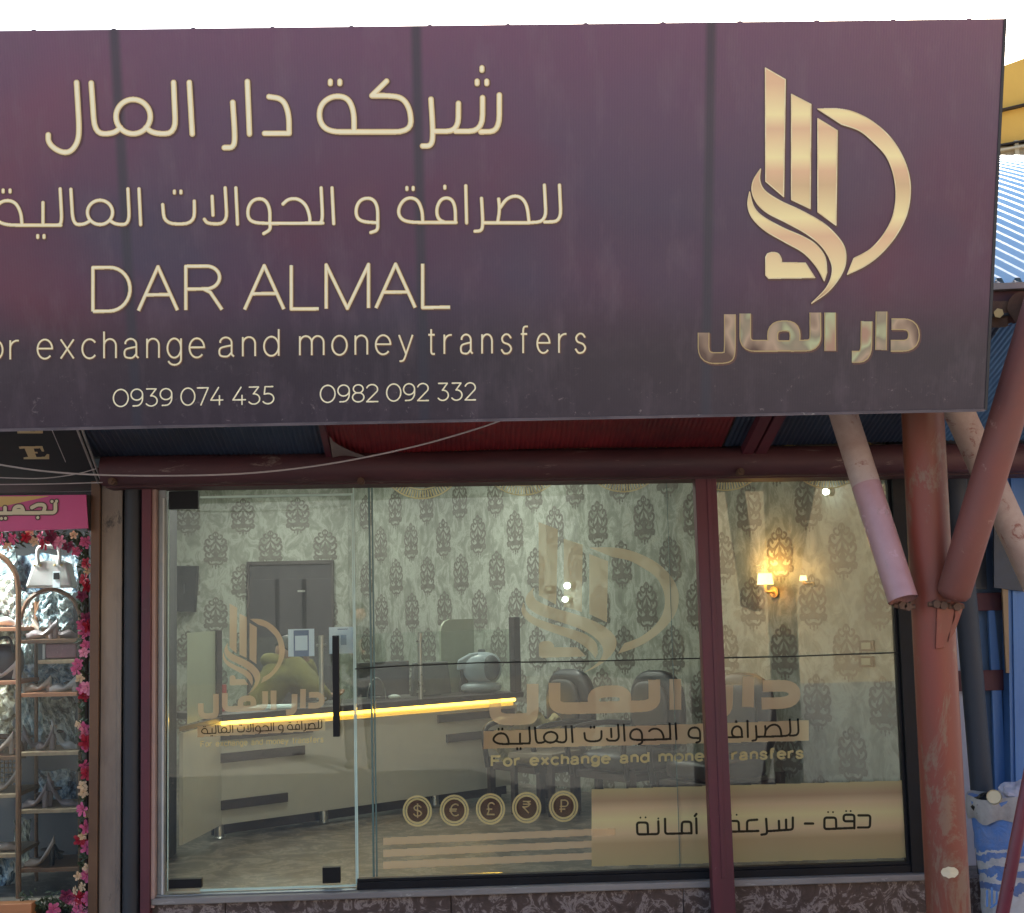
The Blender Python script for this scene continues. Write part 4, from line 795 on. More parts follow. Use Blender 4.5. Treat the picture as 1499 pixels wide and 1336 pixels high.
for k in range(3): g.tube([PY(1497,448+k*7,-1.84-.01*k),PY(1497,448+k*7,-1.76)],.065-.012*k,20)
g.out('ribbed_disc',MT['rust'],eb,smooth=True)
g=G(); g.slab([PY(1440,478,-1.70),PY(1800,460,-1.70),PY(1800,445,-1.70),PY(1440,463,-1.70)],(0,.05,0)); g.out('lower_beam',MT['beam'],eb)
# ochre building
oy=14
bd=empty('ochre_building',PY(1560,300,oy),'ochre rendered building with dark cornice lines beyond the blue roof','building')
PO=lambda x,y,k=0:PY(x,y,oy-k)
gx0=PO(1380,150).x; gx1=PO(1900,150).x; 
g=G(); g.prism([PO(1380,128),PO(1900,-60),PO(1900,198),PO(1380,226)][::-1],(0,6,0)); g.out('upper_wall',MT['ochre'],bd)
g=G(); g.prism([PO(1380,228),PO(1900,200),PO(1900,420),PO(1380,420)][::-1],(0,6,0)); g.out('lower_wall',MT['beige'],bd)
for y_,w_,m_ in ((161,2.2,MT['darkgap']),(207,2.2,MT['darkgap']),(214,3,MT['beige'])):
    g=G(); g.slab([PO(1380,y_+18+w_,.15),PO(1700,y_-58+w_,.15) if y_<170 else PO(1700,y_-38+w_,.15),PO(1700,y_-58,.15) if y_<170 else PO(1700,y_-38,.15),PO(1380,y_+18,.15)],(0,.15,0)); g.out('cornice',m_,bd)
wf=pxbox('window_frame',1488,205,1491,250,oy-.1,.06,MT['beige'],bd,0)
pxbox('window',1467,214,1487,252,oy-.06,.05,mat('brown_shutter',(.30,.24,.14),(.22,.17,.10),8,.6,stretch=(8,1,1)),bd,0); pxbox('window',1492,210,1530,250,oy-.06,.05,mat('brown_shutter',(.30,.24,.14),(.22,.17,.10),8,.6,stretch=(8,1,1)),bd,0)
# ------------------------------------------------------------ SHOP INTERIOR OBJECTS
PB=lambda x,y,k=0:PY(x,y,YB-k)
d_=empty('interior_door',PB(425,1150),'tall dark brown door in the back wall of the exchange office','door')
a=PB(366,828,.03); b=PB(484,828,.03)
g=G(); g.box((a.x,YB-.03,0),(b.x,YB-.002,a.z)); g.out('leaf',MT['doorbrown'],d_,bevel=.003)
a2_=PB(361,822,.05); b2_=PB(488,826,.05)
g=G(); g.box((a2_.x,YB-.05,0),(a.x-.002,YB-.002,a2_.z)); g.box((b.x+.002,YB-.05,0),(b2_.x,YB-.002,a2_.z)); g.box((a.x-.002,YB-.05,a.z+.002),(b.x+.002,YB-.002,a2_.z)); g.out('frame',MT['umber'],d_,bevel=.003)
g=G(); c=PB(441,865,.05); g.box((c.x-.04,YB-.05,c.z-.01),(c.x+.04,YB-.031,c.z+.01)); g.out('handle',MT['steel'],d_)
for k in range(3):
    x=a.x+(b.x-a.x)*(k+.5)/3; g=G(); g.box((x-.17,YB-.036,.25),(x+.17,YB-.0305,a.z-.15)); g.out('door_panel',MT['doorbrown'],d_,bevel=.003)
tv=empty('wall_screen',PB(270,860),'small black screen mounted on the back wall, left','screen')
q=[PY(253,895,YB-.30),PY(284,896,YB-.08),PY(288,828,YB-.08),PY(253,828,YB-.30)]; g=G(); g.slab(q,(.02,.04,0)); g.out('screen',MT['tv'],tv,bevel=.004)
g=G(); c=PB(268,862); g.box((c.x-.05,YB-.2,c.z-.05),(c.x+.05,YB-.001,c.z+.05)); g.out('bracket',MT['darkgrey'],tv)
# counter
KA=PZ(320,1230); KB=PZ(655,1181); kd=(KB-KA).normalized(); kn=Vector((kd.y,-kd.x,0)); kn=kn if kn.y<0 else -kn
PK_=lambda x,y,k=0.:PP(x,y,KA+kn*k,kn)
ct=empty('reception_counter',KA,'long cream reception counter with dark handle strips and a glowing yellow light strip','counter')
def kslab(name,pts,m,k=0.,th=.02,bevel=.002): g=G(); g.slab([PK_(x,y,k) for x,y in pts],-kn*th); return g.out(name,m,ct,bevel=bevel)
# real, straight heights
zl=[PK_(320,y).z for y in (1046,1055,1208)]; ztop_c=zl[0]; zled=zl[1]; zbase=zl[2]
xe=(PK_(757,1030)-KA).dot(kd)
def kbox(name,s0,s1,z0,z1,k0,k1,m,bevel=.002,par=ct):
    g=G(); q=[KA+kd*s0+kn*k0,KA+kd*s1+kn*k0,KA+kd*s1+kn*k1,KA+kd*s0+kn*k1]; g.slab([Vector((p.x,p.y,z0)) for p in q],(0,0,z1-z0)); return g.out(name,m,par,bevel=bevel)
kbox('front_panel',0,xe,zbase,zled-.064,0,-.03,MT['cream'])
kbox('glow_recess',0.0,xe-.02,zled-.065,zled-.002,-.022,-.032,MT['cream'],0)
g=G(); _a=KA+kd*.005+kn*-.006; _b=KA+kd*(xe-.02)+kn*-.006; g.tube([Vector((_a.x,_a.y,zled-.020)),Vector((_b.x,_b.y,zled-.020))],.013,8); g.out('light_strip',MT['led'],ct)
kbox('top_slab',-.02,xe+.03,ztop_c-.045,ztop_c+.0,.05,-.62,MT['umber'])
kbox('base_recess',.02,xe-.05,.02,zbase-.002,-.10,-.13,MT['umber'])
sp=lambda x,y:((PK_(x,y)-KA).dot(kd),PK_(x,y).z)
for x0,y0,x1,y1 in ((320,1072,457,1084),(320,1103,445,1117),(321,1172,420,1186),(639,1046,752,1058),(652,1075,752,1087)):
    s0,z0=sp(x0,y0+ (0)); _,z1=sp(x0,y1); s1,_=sp(x1,y1); kbox('handle_strip',s0+.005,s1,z1,z0,.018,-.001,MT['umber'])
for px in (322,476,640):
    s0,_=sp(px,1200); g=G(); c=KA+kd*(s0+.03)-kn*.06; g.tube([(c.x,c.y,.01),(c.x,c.y,.02),(c.x,c.y,zbase)],[.045,.035,.03],14); g.out('leg',MT['steel'],ct,smooth=True)
# angled end panel
EP=PZ(262,1262); ed=(Vector((EP.x,EP.y,0))-Vector((KA.x,KA.y,0)))
g=G(); k2=KA+ed; nrm=Vector((ed.y,-ed.x,0)).normalized(); nrm=nrm if nrm.x<0 else -nrm
g.slab([Vector((KA.x,KA.y,zbase)),Vector((k2.x,k2.y,zbase)),Vector((k2.x,k2.y,zbase))+Vector((.02,.03,0)),Vector((KA.x,KA.y,zbase))+Vector((.02,.03,0))],(0,0,zled-.01-zbase)); g.out('end_panel',MT['cream'],ct,bevel=.002)
g=G(); g.slab([Vector((KA.x,KA.y,ztop_c-.045)),Vector((k2.x,k2.y,ztop_c-.045)),Vector((k2.x,k2.y,ztop_c-.045))+Vector((.1,.5,0)),Vector((KA.x,KA.y,ztop_c-.045))+Vector((.1,.5,0))],(0,0,.03)); g.out('end_top',MT['umber'],ct)
# screens on the counter
kbox('edge_post',-.015,.025,ztop_c,PK_(318,922).z,.01,-.03,MT['umber'])
g=G(); zz=PK_(300,924).z; g.slab([Vector((KA.x-.02,KA.y,ztop_c)),Vector((k2.x+.05,k2.y,ztop_c)),Vector((k2.x+.05,k2.y+.02,ztop_c)),Vector((KA.x-.02,KA.y+.02,ztop_c))],(0,0,zz-ztop_c)); g.out('end_screen',MT['creamdk'],ct)
s_r=sp(756,960)[0]; kbox('edge_post',s_r-.035,s_r+.03,ztop_c,PK_(756,903).z,.02,-.05,MT['umber'])
s_q=sp(702,960)[0]
g=G(); z0,z1=ztop_c,PK_(730,905).z
prof=[(s_q,z0),(s_r-.04,z0),(s_r-.04,z1)]+[(s_q+.10-.10*math.sin(a*math.pi/10*.5*2/2),z1-.10+.10*math.cos(a*math.pi/20)) for a in range(11)]
prof=[(s_q,z0),(s_r-.04,z0),(s_r-.04,z1),(s_q+.1,z1),(s_q+.05,z1-.015),(s_q+.015,z1-.05),(s_q,z1-.1)]
g.prism([Vector((*(KA+kd*s-kn*.5).xy,z)) for s,z in prof],kn*.02); g.out('side_screen',MT['creamdk'],ct)
s_a=.03; zg=PK_(470,930).z
kbox('glass_screen',s_a,s_r-.04,ztop_c+.01,zg+.0,-.02,-.028,MT['glass'],0)
for px in (470,615):
    s0,_=sp(px,1000); p=KA+kd*s0+kn*.005; g=G(); g.tube([(p.x,p.y,ztop_c),(p.x,p.y,zg)],.019,14); 
    for z in (zg-.07,ztop_c+.06): g.tube([Vector((p.x,p.y,z))-kd*.04,Vector((p.x,p.y,z))+kd*.04],.009,8)
    g.out('steel_post',MT['steel'],ct,smooth=True)
# things standing on the counter (behind the glass)
def KS(px,py,k): return PK_(px,py,-k)
zc=ztop_c
def onc(px,k): p=PK_(px,1000,-k); return Vector((p.x,p.y,zc+.002))
def orient(o): pass
kr=math.atan2(kd.y,kd.x)
m1=empty('monitor',onc(634,.22),'grey backed monitor between the steel post and the money counting machine','monitor',rz=kr)
g=G(); g.prism([(-.22,0,.01),(.20,0,.01),(.19,.03,.27),(-.17,.03,.27)],(0,.03,0)); g.out('housing',MT['monitor'],m1,local=True,bevel=.006)
g=G(); g.box((-.03,.06,0),(.03,.075,.15)); g.box((-.1,.02,0),(.1,.14,.012)); g.out('stand',MT['darkgrey'],m1,local=True)
m2=empty('monitor',onc(566,.34),'black monitor turned away on the counter left of the grey monitor','monitor',rz=kr-.1)
g=G(); g.box((-.26,0,.02),(.22,.03,.29)); g.out('housing',MT['darkgrey'],m2,local=True,bevel=.006)
g=G(); g.box((-.03,.031,0),(.03,.046,.15)); g.box((-.1,.0,0),(.1,.14,.012)); g.out('stand',MT['darkgrey'],m2,local=True)
pr=empty('counting_machine',onc(706,.20),'pale grey money counting machine with a dark oval side on the counter','machine',rz=0)
sup=lambda q,k:1/max(abs(q.x)**k+abs(q.y)**k+abs(q.z)**k,1e-6)**(1/k)
g=G(); g.ball((.0,0,.20),(.165,.14,.135),28,18,lambda q:sup(q,2.5)); g.out('body',MT['printer'],pr,local=True,smooth=True)
g=G(); g.ball((.075,-.115,.205),(.072,.045,.105),22,14); g.out('side_oval',MT['darkgrey'],pr,local=True,smooth=True)
g=G(); g.ball((-.01,-.02,.045),(.17,.14,.045),24,10,lambda q:sup(q,3)); g.out('base',MT['printer'],pr,local=True,smooth=True)
g=G(); g.box((-.18,-.06,.03),(-.12,.1,.22)); g.out('dark_throat',MT['black'],pr,local=True,bevel=.01)
g=G(); g.prism([(-.21,-.09,.19),(-.05,-.09,.21),(-.03,-.09,.33),(-.10,-.09,.325),(-.20,-.09,.27)],(0,.16,0)); g.out('feed_tray',MT['printer'],pr,local=True,bevel=.01)
g=G(); g.box((-.03,-.02,.325),(.03,.06,.355)); g.out('top_block',MT['darkgrey'],pr,local=True,bevel=.008)
p=onc(577,.16); g=G(); g.ball(p+Vector((0,0,.018)),(.05,.035,.022),16,8); tag(g.out('white_mouse',MT['white'],smooth=True),'small white rounded gadget on the counter right of the door edge','gadget')
p=onc(551,.2); g=G(); g.tube([p+kd*(.09*math.cos(a/12*math.pi))+Vector((0,0,.005+.17*math.sin(a/12*math.pi))) for a in range(13)],.004,6); tag(g.out('wire_arch',MT['steel'],smooth=True),'thin curved metal hoop standing on the counter behind the door edge','stand')
p=onc(398,.20); g=G(); g.box((p.x-.16,p.y-.09,p.z),(p.x+.16,p.y+.09,p.z+.012)); g.box((p.x-.12,p.y-.06,p.z+.0125),(p.x+.17,p.y+.1,p.z+.022)); tag(g.out('papers',MT['paper'],bevel=.002),'pale stack of papers lying on the counter before the man in olive','papers')
p=onc(326,.25); g=G(); g.tube([p,p+Vector((0,0,.13))],.02,12); g.tube([p+Vector((0,0,.13)),p+Vector((0,0,.19))],.028,12); tag(g.out('red_capped_bottle',mat('red_plastic',(.5,.03,.05),(.4,.02,.04),4,.4),smooth=True),'small bottle with red cap beside the left counter screen','bottle')
# ------------------------------------------------------------ people
def skin_body(name,joints,edges,mat_,parent,sub=2,local=True,root=0):
    me=bpy.data.meshes.new(name); me.from_pydata([j[0] for j in joints],edges,[]); me.update(); me.materials.append(mat_)
    o=bpy.data.objects.new(name,me); COL.objects.link(o); o.parent=parent
    m=o.modifiers.new('skin','SKIN'); m.use_smooth_shade=True
    L=me.skin_vertices[0].data if me.skin_vertices else None
    if L is None:
        bm=bmesh.new(); bm.from_mesh(me); bm.verts.layers.skin.verify(); bm.to_mesh(me); bm.free(); L=me.skin_vertices[0].data
    for i,j in enumerate(joints):
        r=j[1]; L[i].radius=r if isinstance(r,tuple) else (r,r); L[i].use_root=(i==root)
    s=o.modifiers.new('sub','SUBSURF'); s.levels=sub; s.render_levels=sub
    return o
def hand(joints,edges,wrist,d,side,k=1.,curl=.5,up_=Vector((0,0,1))):
    "adds palm and five fingers after joint index wrist"
    w=Vector(joints[wrist][0]); d=d.normalized(); side=side.normalized(); n=d.cross(side).normalized()
    joints.append((w+d*.05*k,(.030*k,.018*k))); edges.append((wrist,len(joints)-1)); pm=len(joints)-1
    for i,(o,l) in enumerate(((-.030,.062),(-.010,.074),(.011,.070),(.031,.055))):
        b=w+d*.085*k+side*o*k; joints.append((b,.0095*k)); edges.append((pm,len(joints)-1))
        c=b+(d*math.cos(curl)+n*math.sin(curl))*l*.5*k; joints.append((c,.0085*k)); edges.append((len(joints)-2,len(joints)-1))
        e=c+(d*math.cos(curl*2.2)+n*math.sin(curl*2.2))*l*.5*k; joints.append((e,.007*k)); edges.append((len(joints)-2,len(joints)-1))
    b=w+d*.03*k-side*.04*k; joints.append((b,.011*k)); edges.append((pm,len(joints)-1)); c=b+d*.035*k-side*.015*k+n*.01; joints.append((c,.009*k)); edges.append((len(joints)-2,len(joints)-1))
def head(par,c,face,k=1.,hair=True,tilt=0):
    "head centre c, face = horizontal direction"
    r=math.atan2(face.y,face.x); Rm=Matrix.Translation(c)@Matrix.Rotation(r,4,'Z')@Matrix.Rotation(tilt,4,'Y')
    g=G()
    def f(q):
        jaw=1-.22*max(0,-q.z)**1.5*(1 if q.x>0 else 1.5); nose=.16*math.exp(-((q.y/.12)**2+((q.z+.08)/.14)**2)) if q.x>0 else 0; brow=.03*math.exp(-((q.z-.22)/.1)**2) if q.x>.3 else 0
        eye=-.07*math.exp(-(((abs(q.y)-.33)/.14)**2+((q.z-.08)/.10)**2)) if q.x>0 else 0; lip=.05*math.exp(-((q.y/.25)**2+((q.z+.42)/.07)**2)) if q.x>0 else 0
        return jaw+nose+brow+eye+lip
    g.ball((0,0,0),(.095*k,.075*k,.118*k),36,28,f)
    for s in (-1,1): g.ball((-.005,s*.076*k,-.005),(.022*k,.010*k,.032*k),10,8)
    g.v=[Rm@v for v in g.v]; h=g.out('head',MT['skin'],par,smooth=True,local=True)
    g=G(); 
    for s in (-1,1): g.ball((.083*k,s*.028*k,.010*k),(.010*k,.014*k,.008*k),10,6)
    g.v=[Rm@v for v in g.v]; g.out('eyes',MT['hair'],h,local=True,smooth=True)
    g=G(); g.ball((-.012*k,0,.022*k),(.100*k,.083*k,.112*k),30,22,lambda q:(1.02+.015*math.sin(q.y*40)*math.sin(q.z*30)) if (q.z>.45-.0*q.x or (q.x<.15 and q.z>-.35)) else .80)
    g.v=[Rm@v for v in g.v]; g.out('hair',MT['hair'],h,local=True,smooth=True); return h
# man in the olive hoodie seated behind the counter
mb=PK_(408,1010,-.62); mb.z=0
mn=empty('person',mb,'person in an olive hoodie bent over the counter with one hand raised to the head','person')
ex=kd; ey=-kn   # ex along the counter to the right, ey away from the viewer
def L(a,b,z): return ex*a+ey*b+Vector((0,0,z))
J=[(L(-.16,.10,.55),(.17,.15)),(L(-.13,.07,.78),(.155,.135)),(L(-.07,.02,1.00),(.17,.13)),(L(-.02,-.01,1.13),(.13,.105)),(L(.03,-.02,1.20),(.075,.075))]
Ed=[(0,1),(1,2),(2,3),(3,4)]
J+= [(L(.09,-.15,1.10),(.105,.10)),(L(.13,-.33,.95),(.075,.07)),(L(.20,-.34,.91),(.058,.052)),(L(.26,-.30,.915),(.042,.04))]; Ed+=[(3,5),(5,6),(6,7),(7,8)]
J+= [(L(.06,.17,1.12),(.09,.085)),(L(.30,.04,.92),(.080,.075)),(L(.31,.0,1.05),(.070,.065)),(L(.25,-.02,1.19),(.055,.055))]; Ed+=[(3,9),(9,10),(10,11),(11,12)]
skin_body('hoodie',J,Ed,MT['olive'],mn,3)
g=G(); hc=L(-.05,0,1.185)
g.ball(hc,1,28,18,lambda q:1); g.v=[hc+ex*((p-hc).x*.075+.02*(p-hc).z)+ey*((p-hc).y*.135)+Vector((0,0,(p-hc).z*.055*(1+.12*math.sin(5*(p-hc).y+3*(p-hc).x))-.03*(p-hc).x)) for p in g.v]
g.out('hood',MT['olive'],mn,smooth=True,local=True)
tx=bpy.data.textures.new('folds','CLOUDS'); tx.noise_scale=.16; tx.noise_depth=3
for ob_ in bpy.data.objects:
    if ob_.name.startswith(('hoodie','jacket')) and ob_.type=='MESH':
        dm=ob_.modifiers.new('folds','DISPLACE'); dm.texture=tx; dm.strength=.065; dm.mid_level=.5; dm.texture_coords='GLOBAL'
head(mn,L(.03,-.06,1.25),ex,tilt=.75)
for wr,dd,ss in ((L(.26,-.30,.915),ex*.9+ey*.1,ey),(L(.25,-.02,1.19),Vector((0,0,1))-ex*.45,ey)):
    j=[(wr-dd.normalized()*.03,(.03,.026)),(wr,(.027,.022))]; e=[(0,1)]; hand(j,e,1,dd,ss,curl=.35); skin_body('hand',j,e,MT['skin'],mn,1)
J=[(L(-.16,.10,.52),(.15,.13)),(L(-.14,-.02,.50),(.1,.09)),(L(.16,-.10,.48),(.075,.07)),(L(.18,-.08,.10),(.05,.05)),(L(.26,-.1,.05),(.04,.035)),(L(-.14,.2,.50),(.1,.09)),(L(.16,.22,.48),(.075,.07)),(L(.18,.22,.10),(.05,.05)),(L(.26,.22,.05),(.04,.035))]
skin_body('trousers',J,[(0,1),(1,2),(2,3),(3,4),(0,5),(5,6),(6,7),(7,8)],MT['jeans'],mn,1)
# the photographer whose reflection shows in the glass
px_=Vector((-1.05,-8.15,gz+.05))
ph=empty('person',px_,'person in a dark jacket holding up a phone, seen reflected in the glass','person')
V=Vector
J=[(V((0,0,.98)),(.17,.12)),(V((0,0,1.15)),(.165,.12)),(V((0,0,1.36)),(.19,.13)),(V((0,.01,1.50)),(.12,.09)),(V((0,.02,1.57)),(.06,.06)),
   (V((-.20,0,1.44)),(.08,.08)),(V((-.27,.05,1.18)),(.062,.06)),(V((-.13,.26,1.22)),(.05,.048)),(V((-.06,.32,1.27)),(.04,.035)),
   (V((.20,0,1.44)),(.08,.08)),(V((.27,.05,1.18)),(.062,.06)),(V((.13,.26,1.22)),(.05,.048)),(V((.06,.32,1.27)),(.04,.035))]
skin_body('jacket',J,[(0,1),(1,2),(2,3),(3,4),(3,5),(5,6),(6,7),(7,8),(3,9),(9,10),(10,11),(11,12)],MT['jacket'],ph)
J=[(V((0,0,.98)),(.155,.12)),(V((-.10,0,.88)),(.09,.09)),(V((-.11,.01,.50)),(.068,.07)),(V((-.12,-.02,.09)),(.05,.05)),(V((.10,0,.88)),(.09,.09)),(V((.11,.01,.50)),(.068,.07)),(V((.12,-.02,.09)),(.05,.05))]
skin_body('trousers',J,[(0,1),(1,2),(2,3),(0,4),(4,5),(5,6)],MT['jeans'],ph)
for s in (-1,1):
    g=G(); g.ball((s*.12,.06,.05),(.05,.13,.05),16,10,lambda q:1 if q.z>-.3 else .9); g.out('shoe',MT['black'],ph,local=True,smooth=True)
head(ph,V((0,.05,1.70)),V((0,1,0)),1.05,tilt=.25)
for s in (-1,1):
    j=[(V((s*.07,.31,1.26)),(.032,.026)),(V((s*.06,.33,1.29)),(.028,.022))]; e=[(0,1)]; hand(j,e,1,V((-s*.35,.1,.9)),V((0,-1,.1)) if s>0 else V((0,-1,.1)),curl=.5*s); skin_body('hand',j,e,MT['skin'],ph,1)
g=G(); g.box((-.080,.355,1.32),(.080,.364,1.395)); tag(g.out('phone',MT['black'],None,bevel=.003),'dark phone held up by the person reflected in the glass','phone'); bpy.data.objects['phone'].location=px_
# ------------------------------------------------------------ waiting chairs, table, cloth
def armchair(label,px,py,dd=.45,rz=None,mseat=MT['tan']):
    p=PV(px,py,A0,B0); p=Vector((p.x,p.y,0))+wn*dd
    a=math.atan2(wn.y,wn.x)+math.pi/2 if rz is None else rz   # local -Y faces the room
    o=empty('armchair',(p.x,p.y,0.002),label,'armchair','armchairs along the wallpapered side wall',rz=a)
    def bent(w,d,h,c,m,nm,k=3.2):
        g=G(); g.ball(c,(w/2,d/2,h/2),28,18,lambda q:1/max(abs(q.x)**k+abs(q.y)**k+abs(q.z)**k,1e-6)**(1/k)); return g.out(nm,m,o,local=True,smooth=True)
    bent(.56,.58,.15,(0,-.03,.41),mseat,'seat',5); bent(.58,.15,.62,(0,.27,.74),MT['leather'],'backrest',2.8); bent(.40,.06,.42,(0,.185,.76),MT['greyleather'],'back_cushion',3)
    for s in (-1,1):
        g=G(); P_=catmull([(-.33,.30),(-.36,.52),(-.30,.63),(.0,.66),(.26,.64)],5)
        g.tube([(s*.32,y,z) for y,z in P_],.022,10); g.out('armrest',MT['leather'],o,local=True,smooth=True)
        for y in (-.30,.27):
            g=G(); g.box((s*.32-.025,y-.025,0),(s*.32+.025,y+.025,.38)); g.out('leg',MT['umber'],o,local=True,bevel=.004)
    g=G(); g.box((-.30,-.30,.28),(.30,.28,.33)); g.out('seat_frame',MT['umber'],o,local=True,bevel=.004)
    return o
armchair('tan seated dark armchair beside the counter end with a yellow cloth on it',795,1120,1.0)
armchair('tan seated dark armchair, second from the counter, behind the rupee coin film',905,1120,.75)
armchair('dark armchair with grey seat nearest the maroon post, behind the slogan band',1015,1120,.62,mseat=MT['greyleather'])
armchair('dark armchair with grey seat to the right of the maroon post, low behind the film',1140,1120,.60,mseat=MT['leather'])
p=PZ(800,1190); tb_=empty('side_table',(p.x,p.y,0.002),'small low side table between the two tan seated armchairs','table',rz=.9)
g=G(); g.box((-.2,-.2,.42),(.2,.2,.46)); g.out('table_top',MT['tan'],tb_,local=True,bevel=.004)
for sx_ in (-1,1):
    for s2_ in (-1,1):
        g=G(); g.box((sx_*.17-.02,s2_*.17-.02,0),(sx_*.17+.02,s2_*.17+.02,.4195)); g.out('leg',MT['umber'],tb_,local=True)
c0=PY(768,1072,3.3)
def clothf(u,v):
    x=(u-.5)*.50; z=(v-.5)*.34; r=.04*math.sin(u*17+v*5)+.035*math.sin(v*19-u*7)+.03*math.sin(u*31+v*23)
    return c0+Vector((x+.05*math.sin(v*9),r-.2*v+.1*u,z-.12*abs(u-.5)+.03*math.sin(u*22)))
g=G(); g.grid(clothf,26,20); tag(g.out('yellow_cloth',MT['cloth'],smooth=True),'crumpled yellow cloth thrown over the arm of the first armchair','cloth')
# sockets and switches on the side wall
for x,y,w_,lab in ((1270,945,22,'upper framed wall socket at the right end of the shop wall'),(1270,968,22,'lower framed wall socket at the right end of the shop wall'),(806,862,13,'small brown framed socket on the damask wall behind the gold logo film')):
    c=PV(x,y,A0,B0); s_=(PV(x+w_/2,y,A0,B0)-PV(x-w_/2,y,A0,B0)).length*.5; h_=abs(PV(x,y-w_*.36,A0,B0).z-PV(x,y+w_*.36,A0,B0).z)*.5
    o=empty('wall_socket',c,lab,'socket')
    def ws(nm,k,d0,d1,m):
        g=G(); q=[c-wd*s_*k+wn*d0,c+wd*s_*k+wn*d0,c+wd*s_*k+wn*d1,c-wd*s_*k+wn*d1]; g.slab([p-Vector((0,0,h_*k)) for p in q],(0,0,2*h_*k)); g.out(nm,m,o,bevel=.002)
    ws('frame',1,.003,.016,MT['umber']); ws('insert',.6,.0165,.02,MT['creamdk'])
# wall lamp, plus small glowing stand-ins for reflections
def sconce(px,py,label,power,size=1.):
    c=PV(px,py,A0,B0)+wn*.10; o=empty('wall_lamp_or_glint',c,label,'wall lamp')
    g=G(); g.tube([c+Vector((0,0,-.05*size)),c+Vector((0,0,.05*size))],[.075*size,.06*size],20,cap=False); g.out('lamp_shade',MT['lampglow'],o,smooth=True)
    g=G(); g.tube([c+Vector((0,0,-.12*size)),c+Vector((0,0,-.05*size))],.01,8); g.tube([c+Vector((0,0,-.12*size)),c-wn*.095+Vector((0,0,-.12*size))],.01,8); g.tube([c-wn*.098+Vector((0,0,-.12*size)),c-wn*.085+Vector((0,0,-.12*size))],.05*size,16); g.out('bracket',MT['goldflat'],o,smooth=True)
    l=bpy.data.lights.new('bulb','POINT'); l.energy=power; l.color=(1,.50,.13); l.shadow_soft_size=.05; lo=bpy.data.objects.new('bulb',l); COL.objects.link(lo); lo.parent=o; lo.location=(wn.x*.02,wn.y*.02,.10*size)
sconce(1134,847,'glowing warm wall lamp with a drum shade behind the right hand pane',13*LAMP,.8)
sconce(1190,846,'tiny warm twin light to the right of the drum shade wall lamp',.8*LAMP,.35)  # small lamp added in place of spotlight reflections in the glass
for x,y,rr,lb in ((838,857,.028,'upper of two tiny white spot lamps on the damask wall'),(835,877,.024,'lower of two tiny white spot lamps on the damask wall'),(1217,720,.022,'tiny square night lamp high on the right of the side wall')):
    c=PV(x,y,A0,B0)+wn*.06; o=empty('glint_or_lamp',c,lb,'lamp'); g=G(); g.ball(c,rr,12,8); g.out('bulb',MT['spotglow'],o,smooth=True); g=G(); g.tube([c-wn*.058,c-wn*.02],[rr*1.5,rr],12); g.out('fitting',MT['creamdk'],o)  # the white pair are glowing balls added for ceiling lamp reflections
# ceiling lamps (their spots glint in the glass)
def clamp(x,y,label,power,col=(1,1,.88)):
    o=empty('ceiling_or_fill_lamp',(x,y,HC),label,'ceiling lamp','round ceiling lamps of the exchange office'); g=G(); g.tube([(x,y,HC-.03),(x,y,HC-.001)],.11,24); g.out('diffuser',MT['spotglow'],o)
    l=bpy.data.lights.new('lamp_light','AREA'); l.shape='DISK'; l.size=.25; l.energy=power; l.color=col; lo=bpy.data.objects.new('lamp_light',l); COL.objects.link(lo); lo.parent=o; lo.location=(0,0,-.05)
for i,(x,y) in enumerate(((-1.0,1.6),(.4,1.5),(-1.4,4.4),(-.1,4.2),(-1.7,6.3),(-2.1,2.6))):
    clamp(x,y,'round white ceiling lamp '+('over the door side','above the middle of the window','over the end of the counter','above the armchairs','by the interior door','over the left wall')[i],(8 if i==1 else 44)*LAMP)
# ------------------------------------------------------------ SHOE SHOP AT LEFT
SX0=-5.2; sx1=PY(131,1000,0).x
g=G(); g.box((SX0,1.6,gz),(sx1+.15,1.7,2.5)); tag(g.out('shoe_shop_back_wall',mat('shoe_shop_wall',(.045,.045,.05),(.03,.03,.035),3,.7)),kind='structure')
g=G(); g.box((sx1+.05,.12,gz),(sx1+.15,1.6,2.5)); tag(g.out('shoe_shop_side_wall',mat('shoe_shop_side',(.06,.06,.065),(.04,.04,.045),3,.7)),kind='structure')
g=G(); g.box((SX0,.0,gz),(sx1,1.6,gz+.10)); tag(g.out('shoe_shop_floor',MT['tan']),kind='structure')
g=G(); g.box((SX0,.03,2.38),(sx1+.15,1.7,2.42)); tag(g.out('shoe_shop_ceiling',MT['ceil']),kind='structure')
sw=empty('shoe_shop_window',(PY(40,1000).x,0,gz),'large window pane of the shoe shop under the pink banner','window')
g=G(); g.box((SX0,0,gz+.12),(PY(131,1000,-.03).x-.01,.008,2.15)); g.out('pane',glassm('clear_glass_shoe_window',(.95,.98,.97),1.26,dust=.012),sw)
kk=PY(40,1330,-.05); g=G()
g.box((SX0,-.10,gz),(PY(46,1330,-.1).x,.0-.004,PY(30,1323,-.1).z)); g.out('orange_sill',mat('orange_sill_paint',(.50,.20,.08),(.42,.16,.06),5,.5,stretch=(.5,1,6)),sw,bevel=.004)
l=bpy.data.lights.new('lamp_light','AREA'); l.shape='DISK'; l.size=.5; l.energy=190*LAMP; l.color=(.93,1,1); lo=bpy.data.objects.new('lamp_light',l); COL.objects.link(lo)  # unseen fill light added to brighten the fronts of the shoes
co=empty('ceiling_or_fill_lamp',(-3.0,.22,2.37),'round white ceiling lamp above the shoe display','ceiling lamp'); g=G(); g.tube([(-3.0,.22,2.345),(-3.0,.22,2.369)],.2,24); g.out('diffuser',MT['spotglow'],co); lo.parent=co; lo.location=(0,0,-.04)
